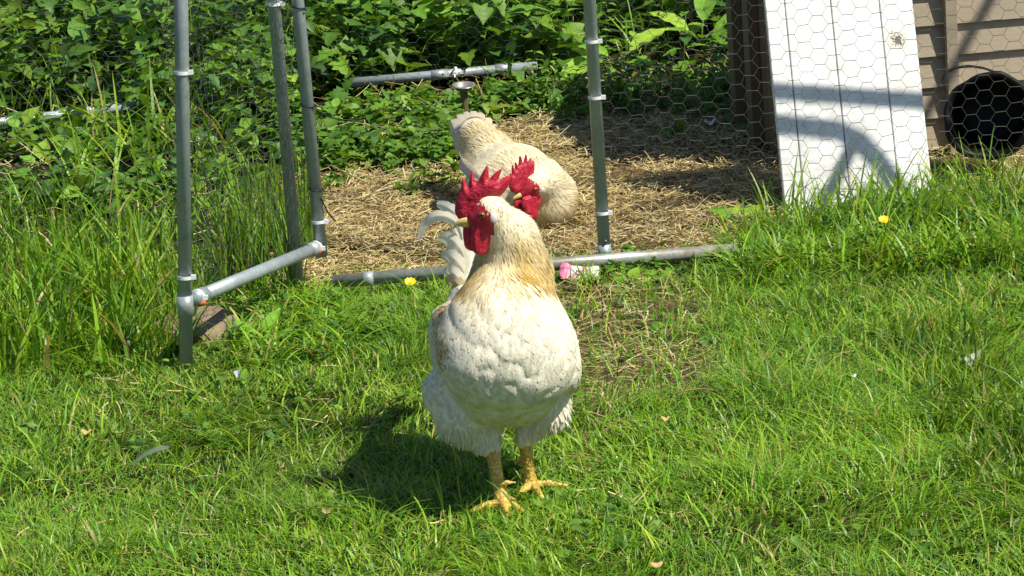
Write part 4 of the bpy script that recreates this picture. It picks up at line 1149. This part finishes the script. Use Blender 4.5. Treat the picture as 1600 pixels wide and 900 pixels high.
def tall_grass():
    L = []
    def patch(n, xr, yr, hr, wr=(.004, .008), lean=(.15, .9), az=None, gap=.35, seed=0, dry=.05, tone=1.0):
        x = rng.uniform(*xr, n); y = rng.uniform(*yr, n); k = fbm(x * 11, y * 11, 80 + seed) > gap; x, y = x[k], y[k]; m_ = len(x)
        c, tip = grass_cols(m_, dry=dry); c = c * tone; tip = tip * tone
        a = rng.uniform(0, 6.28, m_) if az is None else rng.normal(az, .9, m_)
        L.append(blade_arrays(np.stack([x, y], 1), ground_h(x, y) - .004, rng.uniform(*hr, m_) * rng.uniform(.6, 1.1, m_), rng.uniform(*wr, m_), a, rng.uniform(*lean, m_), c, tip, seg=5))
    patch(3000, (-1.55, -.80), (6.45, 7.45), (.12, .27), wr=(.005, .011), seed=1, gap=.42, lean=(.1, .8), tone=.98)
    patch(500, (-1.55, -.80), (6.40, 7.2), (.14, .26), wr=(.007, .013), seed=20, gap=.36, lean=(.4, 1.1), tone=1.0)
    patch(900, (-.86, -.68), (6.5, 7.1), (.06, .15), seed=1, gap=.42, lean=(.1, .7), tone=.9)
    patch(1500, (-1.5, -.70), (7.3, 8.1), (.08, .2), seed=2, gap=.48, lean=(.2, 1.0))
    patch(900, (-.66, -.47), (7.0, 7.65), (.14, .30), seed=3, gap=.36, lean=(.05, .5), tone=.85)
    patch(900, (-.60, -.34), (6.35, 6.9), (.06, .12), seed=4, gap=.3, lean=(.5, 1.4))
    patch(2600, (.50, 1.55), (6.72, 7.25), (.07, .17), seed=6, gap=.34, lean=(.3, 1.2))
    patch(900, (.85, 1.55), (7.05, 7.6), (.10, .20), seed=7, gap=.36, lean=(.2, .9))
    patch(120, (.62, .95), (7.0, 7.22), (.16, .24), wr=(.005, .009), seed=8, gap=.2, lean=(.2, .7), az=.6)
    patch(600, (.58, 1.3), (7.1, 7.3), (.08, .19), seed=9, gap=.2, lean=(.2, .8))
    patch(600, (-.12, .14), (5.12, 5.30), (.025, .05), seed=18, gap=.2, lean=(.3, 1.2), wr=(.002, .004))
    patch(2600, (.50, 1.45), (6.78, 6.98), (.07, .14), seed=14, gap=.28, lean=(.4, 1.3))
    patch(1500, (.74, .93), (5.1, 6.15), (.06, .12), seed=15, gap=.34, lean=(.2, .9), tone=.6)  # blade colour darkened to paint the shaded band along these tufts
    patch(500, (.55, 1.0), (6.2, 6.6), (.04, .09), seed=16, gap=.45, lean=(.2, 1.0), tone=.8)
    patch(1000, (-1.0, .0), (4.5, 5.2), (.04, .085), seed=17, gap=.5, lean=(.4, 1.3), tone=.9)
    patch(2000, (-1.9, -.3), (9.5, 10.9), (.15, .34), seed=10, gap=.5, lean=(.1, .9))
    patch(900, (-.3, 1.9), (9.6, 11.2), (.15, .34), seed=11, gap=.55, lean=(.1, .9))
    patch(160, (-1.2, -.75), (8.2, 9.0), (.2, .35), wr=(.006, .011), seed=12, gap=.3, lean=(.2, 1.2))
    v, q, t, c = cat_arrays(L)
    o = obj('tall_grass', mesh_np('tall_grass', v, q, t, col=c), M['grass'])
    tag(o, 'long uncut grass along the run fence and the bank', 'grass', kind='stuff')
tall_grass()

# ------------------------------------------------------------------ straw
def straw():
    def bits(x, y, L_, w, tilt, z, c):
        n = len(x); a = rng.uniform(0, 6.28, n); d = np.stack([np.cos(a) * np.cos(tilt), np.sin(a) * np.cos(tilt), np.sin(tilt)], 1)
        s = nrm(np.cross(d, np.array([0, 0, 1.0]) + rng.normal(size=(n, 3)) * .35)); up = np.cross(s, d)
        cen = np.stack([x, y, z], 1); bow = rng.normal(size=n) * .08
        V = np.empty((n, 3, 3, 3)); C = np.empty((n, 3, 3, 3))
        for k, f in enumerate((-.5, 0, .5)):
            p = cen + d * (L_ * f)[:, None] + up * (bow * L_ * (1 - (2 * f) ** 2))[:, None]
            hw = (w * .5)[:, None]
            V[:, k, 0] = p - s * hw; V[:, k, 1] = p + up * hw * .7; V[:, k, 2] = p + s * hw; C[:, k] = c[:, None]
        b = (np.arange(n) * 9)[:, None]; q = np.concatenate([b + np.array([[k * 3 + a_, k * 3 + a_ + 1, k * 3 + a_ + 4, k * 3 + a_ + 3]]) for k in range(2) for a_ in range(2)])
        return V.reshape(-1, 3), q, np.zeros((0, 3), int), C.reshape(-1, 3)
    pal = np.array([[.48, .37, .15], [.60, .50, .25], [.35, .26, .10], [.21, .15, .065], [.64, .57, .35]])
    def cols(n): return 1.12 * pal[rng.choice(5, n, p=[.34, .24, .2, .14, .08])] * rng.uniform(.75, 1.15, (n, 1))
    N = 82000; x = rng.uniform(-1.5, 1.6, N); y = rng.uniform(6.95, 9.4, N)
    dens = inpen(x, y) * (.45 + .55 * sstep(.3, .55, fbm(x * 6, y * 6, 91))) * in_view(x, y)
    k = rng.random(N) < dens; x, y = x[k], y[k]; n = len(x)
    mound = .018 * fbm(x * 7, y * 7, 95)
    L = [bits(x, y, rng.gamma(3, .008, n) + .008, rng.uniform(.0012, .0030, n), rng.normal(size=n) * .28, ground_h(x, y) + rng.uniform(0, 1, n) ** 2 * .022 + mound * .6 + .001, cols(n))]
    # thin litter in the worn patch, the lawn and the fence line
    N = 16000; x = rng.uniform(-.9, 1.2, N); y = rng.uniform(4.6, 7.1, N)
    k = rng.random(N) < np.clip(worn(x, y) * .6 + .09, 0, 1) * in_view(x, y); x, y = x[k], y[k]; n = len(x)
    L.append(bits(x, y, rng.gamma(4, .009, n) + .01, rng.uniform(.0014, .003, n), rng.normal(size=n) * .2, ground_h(x, y) + rng.uniform(.001, .014, n), cols(n) * .9))
    N = 7000; x = rng.uniform(-1.7, 1.9, N); y = rng.uniform(7.4, 10.6, N); k = (inpen(x, y) < .5) & (rng.random(N) < .6); x, y = x[k], y[k]; n = len(x)
    L.append(bits(x, y, rng.gamma(4, .014, n) + .015, rng.uniform(.0016, .0034, n), rng.normal(size=n) * .5, ground_h(x, y) + rng.uniform(.0, .05, n), cols(n)))
    v, q, t, c = cat_arrays(L)
    o = obj('straw', mesh_np('straw', v, q, None, col=c), M['straw'])
    tag(o, 'dry golden straw strewn over the floor of the run', 'straw', kind='stuff')
straw()

# ------------------------------------------------------------------ leaves and undergrowth
def leaf_template(kind):
    """leaf along +Y from 0 to 1, face up +Z"""
    if kind == 'ovate': t = np.linspace(0, 1, 6); w = .30 * np.sin(np.pi * t ** .75) ** .9; w[0] = .015; w[-1] = .004
    elif kind == 'lance': t = np.linspace(0, 1, 6); w = .11 * np.sin(np.pi * t ** .8); w[0] = .01; w[-1] = .003
    elif kind == 'heart': t = np.linspace(0, 1, 7); w = np.array([.10, .38, .44, .40, .28, .13, .01])
    elif kind == 'dock': t = np.linspace(0, 1, 11); w = .21 * np.sin(np.pi * t ** .82) ** .8; w[0] = .03; w[-1] = .006
    elif kind == 'nettle':
        t = np.linspace(0, 1, 17); w = .32 * np.sin(np.pi * np.clip(t, 0, 1) ** .62) ** .95 * (1 - .15 * t); w[1:-1] *= np.where(np.arange(1, 16) % 2 == 1, 1.10, .80); w[0] = .02; w[-1] = .004
    elif kind == 'nettle_s':
        t = np.linspace(0, 1, 9); w = .32 * np.sin(np.pi * t ** .62) ** .95 * (1 - .15 * t); w[1:-1] *= np.where(np.arange(1, 8) % 2 == 1, 1.12, .78); w[0] = .02; w[-1] = .004
    elif kind == 'lobed_s':
        t = np.linspace(0, 1, 8); w = .42 * np.sin(np.pi * t ** .7) ** .7; w[1:-1] *= np.array([.7, 1.12, .6, 1.1, .6, 1.0]); w[0] = .03; w[-1] = .01
    elif kind == 'lobed':
        t = np.linspace(0, 1, 13); w = .42 * np.sin(np.pi * t ** .7) ** .7; w[1:-1] *= np.tile([.7, 1.12, 1.05, .55], 3)[:11]; w[0] = .03; w[-1] = .01
    K = len(t); V = []
    for k in range(K):
        droop = -.22 * t[k] ** 2; fold = .30
        wav = .02 * math.sin(k * 2.1)
        V += [(-w[k], t[k], droop + fold * w[k] + wav), (0, t[k], droop), (w[k], t[k], droop + fold * w[k] - wav)]
    q = [(k * 3 + a, k * 3 + a + 1, (k + 1) * 3 + a + 1, (k + 1) * 3 + a) for k in range(K - 1) for a in range(2)]
    return np.array(V, float), np.array(q)
LT = {k: leaf_template(k) for k in ('ovate', 'lance', 'heart', 'dock', 'nettle', 'lobed', 'nettle_s', 'lobed_s')}
def scatter_leaves(kind, pos, az, pitch, roll, size, col):
    V0, Q0 = LT[{'nettle': 'nettle_s', 'lobed': 'lobed_s'}.get(kind, kind)]; N = len(pos)
    d = np.stack([np.cos(az) * np.cos(pitch), np.sin(az) * np.cos(pitch), np.sin(pitch)], 1)
    s = np.stack([np.sin(az), -np.cos(az), np.zeros(N)], 1); u = np.cross(s, d)
    s2 = s * np.cos(roll)[:, None] + u * np.sin(roll)[:, None]; u2 = np.cross(s2, d)
    V = pos[:, None] + size[:, None, None] * (V0[None, :, 0:1] * s2[:, None] + V0[None, :, 1:2] * d[:, None] + V0[None, :, 2:3] * u2[:, None])
    n = len(V0); q = (np.arange(N) * n)[:, None, None] + Q0[None]
    C = np.repeat(col, n, 0)
    return V.reshape(-1, 3), q.reshape(-1, 4), np.zeros((0, 3), int), C
LG = np.array([[.095, .210, .020], [.140, .285, .026], [.048, .120, .022], [.230, .360, .036], [.060, .155, .042]])
def leaf_cols(n): return LG[rng.choice(5, n, p=[.3, .28, .2, .12, .1])] * rng.uniform(.75, 1.25, (n, 1))
def undergrowth():
    L = []
    def shoots(n, xr, yr, hr, leaves, size, kinds, seed, gap=.4, dens=None):
        x = rng.uniform(*xr, n); y = rng.uniform(*yr, n); k = fbm(x * 3.3, y * 3.3, seed) > gap; x, y = x[k], y[k]; n = len(x)
        h = rng.uniform(*hr, n); tilt = rng.normal(size=(n, 2)) * .25
        N = n * leaves; i = np.repeat(np.arange(n), leaves); f = np.tile(np.linspace(.12, 1, leaves), n) + rng.normal(size=N) * .05; f = np.clip(f, .05, 1.05)
        pos = np.stack([x[i] + tilt[i, 0] * h[i] * f ** 1.5, y[i] + tilt[i, 1] * h[i] * f ** 1.5, ground_h(x[i], y[i]) + h[i] * f], 1)
        az = np.tile(np.arange(leaves) * 2.4, n) + rng.uniform(0, 6.28, n)[i] + rng.normal(size=N) * .3
        pitch = rng.normal(.05, .45, N); roll = rng.normal(0, .35, N)
        sz = rng.uniform(*size, N) * (1.15 - .45 * f)
        shade = rng.uniform(.85, 1.15, n)[i][:, None]; col = leaf_cols(n)[i] * .5 + leaf_cols(N) * .5
        kk = rng.choice(len(kinds), n)[i]
        for a, kd in enumerate(kinds):
            m_ = kk == a
            if m_.any(): L.append(scatter_leaves(kd, pos[m_], az[m_], pitch[m_], roll[m_], sz[m_], (col * shade)[m_]))
        # stems
        st = rng.choice(n, min(n, 900), replace=False)
        L.append(blade_arrays(np.stack([x[st], y[st]], 1), ground_h(x[st], y[st]), h[st], np.full(len(st), .005), np.arctan2(tilt[st, 1], tilt[st, 0]), np.linalg.norm(tilt[st], axis=1), np.tile([.10, .15, .04], (len(st), 1)), np.tile([.10, .17, .04], (len(st), 1)), seg=4))
    # low cover in front of the rear rail
    shoots(300, (-1.9, 2.0), (8.95, 9.4), (.02, .09), 8, (.03, .065), ['ovate', 'lobed', 'lance'], 101, .42)
    shoots(360, (-2.0, -.45), (8.0, 9.3), (.02, .10), 8, (.04, .08), ['ovate', 'heart', 'lobed'], 104, .40)
    shoots(200, (-.45, -.12), (8.35, 9.0), (.02, .08), 9, (.03, .05), ['lobed', 'ovate'], 106, .40)
    shoots(160, (.1, .9), (8.75, 9.3), (.04, .16), 10, (.025, .05), ['ovate', 'lance', 'nettle'], 107, .36)
    shoots(40, (-1.9, -.85), (8.85, 9.15), (.03, .08), 8, (.04, .07), ['ovate', 'lobed', 'nettle'], 120, .42)
    shoots(110, (-1.02, -.60), (9.0, 9.5), (.10, .24), 10, (.04, .08), ['ovate', 'lobed', 'nettle'], 121, .25)
    shoots(90, (-.5, .15), (8.95, 9.4), (.02, .06), 8, (.035, .07), ['nettle', 'lobed', 'ovate'], 122, .3)
    shoots(70, (-.62, -.12), (7.95, 8.7), (.015, .06), 7, (.025, .05), ['lobed', 'ovate', 'nettle'], 123, .45)
    shoots(40, (.15, .75), (8.45, 8.9), (.015, .06), 7, (.025, .05), ['lobed', 'ovate', 'nettle'], 124, .40)
    # the bank behind
    shoots(1020, (-2.2, 2.2), (9.62, 10.7), (.10, .36), 9, (.05, .12), ['ovate', 'nettle', 'heart', 'lobed'], 102, .38)
    shoots(520, (-2.4, 2.4), (10.6, 12.2), (.15, .45), 9, (.05, .10), ['ovate', 'nettle', 'lance'], 103, .25)
    shoots(320, (-2.0, -.3), (9.55, 10.2), (.10, .30), 11, (.04, .085), ['ovate', 'lance', 'lobed'], 108, .38)
    # cleavers: thin whorled leaves
    shoots(260, (-2.0, 2.0), (9.62, 10.5), (.10, .35), 26, (.018, .034), ['lance'], 109, .45)
    # broad leaves mixed in the lawn and along the fence
    shoots(750, (-1.3, 1.3), (4.6, 7.0), (.014, .034), 6, (.016, .034), ['lobed', 'ovate'], 111, .52)
    shoots(80, (-.62, .02), (6.5, 6.84), (.02, .06), 7, (.022, .042), ['lobed', 'ovate'], 112, .35)
    shoots(150, (.75, 1.5), (6.85, 7.3), (.03, .09), 8, (.025, .045), ['lobed', 'ovate'], 113, .36)
    shoots(60, (.15, .55), (6.9, 7.1), (.015, .05), 6, (.02, .04), ['lobed', 'ovate'], 114, .3)
    v, q, t, c = cat_arrays(L)
    o = obj('undergrowth', mesh_np('undergrowth', v, q, t, col=c), M['leaf'])
    tag(o, 'dense mixed green weeds covering the bank behind the run', 'undergrowth', kind='stuff')
undergrowth()

# ------------------------------------------------------------------ individual plants
def solid_leaf(kind, col, name='leaf'):
    V, Q = LT[kind]; c = np.tile(np.array(col), (len(V), 1)); c[1::3] *= 1.25
    return mesh_np(name, V, Q, col=c)
PLANT_LEAF = {}
def leaf_data(kind, k):
    key = (kind, k)
    if key not in PLANT_LEAF:
        me = solid_leaf(kind, LG[k] * (1.15 if kind != 'dock' else 1.35)); me.materials.append(M['leaf']); PLANT_LEAF[key] = me
    return PLANT_LEAF[key]
def orient(pos, d, upv, size):
    d = nrm(d); s = nrm(np.cross(d, upv)); u = np.cross(s, d); m_ = Matrix.Identity(4)
    for i in range(3): m_[i][0], m_[i][1], m_[i][2], m_[i][3] = s[i] * size, d[i] * size, u[i] * size, pos[i]
    return m_
def plant(name, kind, h, pairs, size, k, seed, droop=-.25, opposite=True):
    rg = np.random.default_rng(seed); root = empty(name)
    bend = rg.normal(size=2) * .10
    def ax(f): return np.array([bend[0] * h * f * f, bend[1] * h * f * f, h * f])
    st = obj('stem', tube_mesh('stem', [ax(f) for f in np.linspace(0, 1, 7)], np.linspace(.0038, .0014, 7), 6), M['stem'], root)
    a0 = rg.uniform(0, 6.28)
    for i in range(pairs):
        f = .25 + .75 * i / max(pairs - 1, 1)
        for s in ((0, math.pi) if opposite else (0,)):
            a = a0 + (i % 2) * math.pi / 2 * (1 if opposite else 0) + (i * 2.4 if not opposite else 0) + s + rg.normal() * .15
            sz = size * (1.15 - .55 * f) * rg.uniform(.8, 1.15)
            d = np.array([math.cos(a), math.sin(a), droop + .45 * f + rg.normal() * .12])
            o = bpy.data.objects.new('leaf', leaf_data(kind, (k + i) % 4)); COL.objects.link(o); o.parent = root
            o.matrix_basis = orient(ax(f) + nrm(d) * .012, d, np.array([0, 0, 1.0]), sz)
    return root
def dup_plant(proto, loc, rz, sc):
    r = proto.copy(); COL.objects.link(r); r.location = loc; r.rotation_euler = (0, 0, rz); r.scale = (sc,) * 3
    for ch in proto.children:
        c = ch.copy(); COL.objects.link(c); c.parent = r
    return r
def nettles():
    protos = [plant('nettle', 'nettle', .32, 6, .105, i, 200 + i) for i in range(4)]
    used = set()
    spots = []
    for _ in range(400):
        x, y = random.uniform(-1.85, 1.7), random.uniform(9.68, 10.55)
        if all((x - a) ** 2 + (y - b) ** 2 > .017 for a, b, *_ in spots): spots.append((x, y, random.uniform(.6, 1.15)))
        if len(spots) >= 70: break
    spots += [(-.50, 8.85, .30), (-.40, 8.8, .28), (-.30, 8.85, .3), (-.42, 8.7, .3), (-.02, 9.1, .42), (.05, 9.05, .36), (.12, 9.2, .5), (-.62, 9.15, .6), (.42, 9.2, .6), (.55, 9.3, .7), (.3, 9.35, .6), (-.55, 8.7, .4), (-.62, 9.45, .8), (-.75, 9.4, .7)]
    for k, (x, y, s) in enumerate(spots):
        i = k % 4
        o = protos[i] if i not in used else dup_plant(protos[i], (0, 0, 0), 0, 1)
        used.add(i)
        o.location = (x, y, float(ground_h(np.array([x]), np.array([y]))[0]) - .005); o.rotation_euler = (0, 0, random.uniform(0, 6.28)); o.scale = (s,) * 3
        front = y < 9.5
        tag(o, 'low stinging nettle growing beside the straw in front of the rear rail' if front else 'stinging nettle standing on the overgrown bank behind the run', 'nettle', 'nettles before the rear rail' if front else 'nettles on the bank')
nettles()
def rosette(name, label, cat, loc, leaves, group=None):
    """plant whose few big leaves are placed one by one: (azimuth, pitch, length, kind, tone)"""
    root = empty(name, loc); tag(root, label, cat, group)
    for a, p, L_, kind, k in leaves:
        d = np.array([math.cos(a) * math.cos(p), math.sin(a) * math.cos(p), math.sin(p)])
        stalk = d * L_ * .35 + np.array([0, 0, L_ * .12])
        st = obj('stalk', tube_mesh('stalk', [(0, 0, 0), stalk * .6 + np.array([0, 0, L_ * .05]), stalk], [.003, .0025, .002], 6), M['stem'])
        st.parent = root
        o = bpy.data.objects.new('leaf', leaf_data(kind, k)); COL.objects.link(o); o.parent = root
        o.matrix_basis = orient(stalk, d, np.array([0, -.25, 1.0]), L_)
    return root
def at_ground(px, py): p = G(px, py); return (p[0], p[1], float(ground_h(p[:1], p[1:2])[0]))
d1 = P(865, 165, 9.15); rosette('dock', 'dock with one huge pale leaf hanging beside the front post', 'dock', (d1[0], d1[1], d1[2] - .01), [(.9, .55, .19, 'dock', 3), (2.6, .3, .10, 'dock', 1), (-1.2, .2, .09, 'dock', 3)])
d2 = P(966, 100, 9.2); rosette('dock', 'dock with broad glossy leaves behind the netting right of the post', 'dock', (d2[0], d2[1], d2[2] - .01), [(.55, .5, .15, 'dock', 3), (2.4, .4, .12, 'dock', 1), (-.6, .1, .10, 'dock', 1), (3.6, .2, .10, 'dock', 0)])
d3 = P(1095, 55, 9.6); rosette('dock', 'upright dock with narrow leaves beside the coop side wall', 'dock', (d3[0], d3[1], d3[2] - .03), [(1.2, 1.0, .17, 'dock', 1), (2.7, .6, .14, 'dock', 3), (.2, .5, .15, 'dock', 1), (-1.5, .4, .10, 'dock', 0), (4.0, .5, .12, 'dock', 1)])
d4 = P(760, 25, 9.75); rosette('dock', 'dark dock spreading over the rear rail above the resting rooster', 'dock', (d4[0], d4[1], d4[2] - .03), [(.1, .2, .15, 'dock', 0), (3.1, .3, .16, 'dock', 1), (1.4, .6, .15, 'dock', 2), (-1.6, .1, .12, 'dock', 0)])
d5 = P(640, 20, 9.8); rosette('dock', 'dock with one long pointed leaf on the bank behind the rail', 'dock', (d5[0], d5[1], d5[2]), [(2.9, .2, .15, 'dock', 1), (.5, .4, .13, 'dock', 3), (-1.2, .0, .10, 'dock', 0)])
rosette('weed_seedling', 'round leaved seedling beside the front rail on the bare soil', 'weed', at_ground(985, 447), [(.8, .9, .035, 'heart', 3), (2.9, .5, .03, 'heart', 1), (-1.0, .3, .03, 'ovate', 1)])
rosette('weed_seedling', 'low leafy weed between front rail and the twig', 'weed', at_ground(1028, 440), [(.4, .4, .04, 'lobed', 1), (2.2, .5, .035, 'lobed', 1), (-1.4, .3, .035, 'lobed', 0), (3.6, .2, .03, 'lobed', 3)])
rosette('weed_seedling', 'crinkled pale weed on the straw beside the foot of the white board', 'weed', at_ground(1152, 352), [(.3, .5, .06, 'lobed', 3), (2.6, .5, .06, 'lobed', 1), (1.4, .6, .05, 'lobed', 3), (-1.3, .3, .05, 'lobed', 1)])
b1 = P(30, 175, 9.0); rosette('bindweed', 'bindweed with bright heart leaves above the left rear rail', 'bindweed', (b1[0], b1[1], b1[2] - .06), [(.4, .9, .065, 'heart', 3), (2.6, .7, .045, 'heart', 1), (-.8, .5, .04, 'heart', 3)])
b2 = P(62, 262, 8.5); rosette('bindweed', 'bindweed with pale round leaves below the left rear rail', 'bindweed', (b2[0], b2[1], b2[2]), [(1.2, 1.0, .06, 'heart', 3), (-.6, .5, .05, 'heart', 3), (3.0, .6, .045, 'heart', 1)])
rosette('dandelion', 'broad leaved lawn weed beside the stone slab', 'weed', at_ground(408, 545), [(1.0, .8, .075, 'dock', 1), (2.3, .6, .07, 'dock', 1), (.1, .4, .07, 'dock', 0), (-1.2, .3, .06, 'dock', 1), (4.0, .3, .06, 'dock', 3)])

# ------------------------------------------------------------------ flowers, feathers, litter
def buttercup(px, py, hgt, label):
    p = G(px, py, hgt); root = empty('buttercup', (p[0], p[1], 0)); tag(root, label, 'buttercup', 'buttercups')
    obj('stem', tube_mesh('stem', [(p[0] + .01, p[1] + .01, .0), (p[0] + .004, p[1] + .004, hgt * .6), p], .0012, 6), M['stem'], root)
    nrmv = nrm([.1, -.45, .9]); u, v = frame_of(nrmv)
    for k in range(5):
        a = k * 2 * math.pi / 5 + .3; d = u * math.cos(a) + v * math.sin(a); s = np.cross(nrmv, d)
        V = []
        for f, w in ((0, .002), (.35, .0055), (.7, .0075), (1.0, .0045)):
            for e in (-1, 0, 1): V.append(p + d * .0125 * f + s * w * e + nrmv * (.006 * f * f + .0018 * abs(e)))
        q = [(i * 3 + j, i * 3 + j + 1, i * 3 + j + 4, i * 3 + j + 3) for i in range(3) for j in range(2)]
        obj('petal', mesh_np('petal', np.array(V), q), M['petal'], root)
    V, Q = grid_mesh(lambda x: sdf_prim(x, ellip(p + nrmv * .003, (.0035, .0035, .003))), p - .008, p + .008, .001)
    obj('flower_centre', mesh_np('flower_centre', V, Q), M['petal'], root)
buttercup(641, 443, .06, 'yellow buttercup in front of the front rail, left of the standing rooster')
buttercup(1381, 346, .09, 'yellow buttercup at the foot of the white board')
def loose_feather(px, py, az, L_, w, label, col=(.74, .70, .68)):
    p = G(px, py, .05); d = np.array([math.cos(az), math.sin(az), .35]); d = nrm(d)
    o = ribbon('loose_feather', [p - d * L_ / 2, p + np.array([0, 0, .006]), p + d * L_ / 2], w, (math.sin(az), -math.cos(az), .5), M['feather'], None, col=col, tip=.8)
    return tag(o, label, 'feather', 'moulted feathers')
loose_feather(1521, 562, 1.3, .045, .017, 'small white moulted feather on the grass near the right edge', (.78, .72, .72))
loose_feather(236, 712, .1, .075, .015, 'grey white moulted feather lying in the lawn below the stone slab', (.70, .72, .68))
loose_feather(371, 584, 1.6, .028, .007, 'tiny grey feather in the grass beside the door post', (.58, .58, .58))
def petal_bit(px, py, s, label, m_='white_petal', name='petal_scrap', cat='petal'):
    p = G(px, py, .03); V = []
    for i in range(4):
        for j in range(4):
            a, b = i / 3 * 2 - 1, j / 3 * 2 - 1
            V.append(p + np.array([a * s * (1 - .3 * b * b), b * s * .8 * (1 - .3 * a * a), s * .5 * (a * a + .3 * b) + s * .15 * math.sin(3 * a * b + px)]))
    q = [(i * 4 + j, (i + 1) * 4 + j, (i + 1) * 4 + j + 1, i * 4 + j + 1) for i in range(3) for j in range(3)]
    o = obj(name, mesh_np(name, np.array(V), q), M[m_]); o.modifiers.new('thickness', 'SOLIDIFY').thickness = .0008
    return tag(o, label, cat)
M['dry'] = simple('dry_leaf', (.50, .33, .13), .7, var=.3, scale=150)
petal_bit(1333, 588, .006, 'white fallen petal on the lawn below the white board', 'white_petal')
petal_bit(1377, 578, .008, 'cream dry petal on the lawn right of the white petal', 'dry', 'dry_leaf', 'leaf')
petal_bit(1040, 655, .008, 'pale dry leaf scrap on the lawn right of the standing rooster', 'dry', 'dry_leaf', 'leaf')
petal_bit(135, 676, .010, 'orange dry leaf scrap in the grass above the grey feather', 'dry', 'dry_leaf', 'leaf')
petal_bit(511, 800, .010, 'orange dry leaf scrap beside the shadow of the rooster', 'dry', 'dry_leaf', 'leaf')
petal_bit(1026, 884, .010, 'orange dry leaf scrap at the bottom edge of the lawn', 'dry', 'dry_leaf', 'leaf')
petal_bit(1110, 192, .016, 'white petal on straw at the edge of the bank behind the netting', 'white_petal')
petal_bit(253, 53, .010, 'small white blossom among the weeds left of the door post', 'white_petal', 'blossom', 'blossom')
bpy.context.view_layer.update()
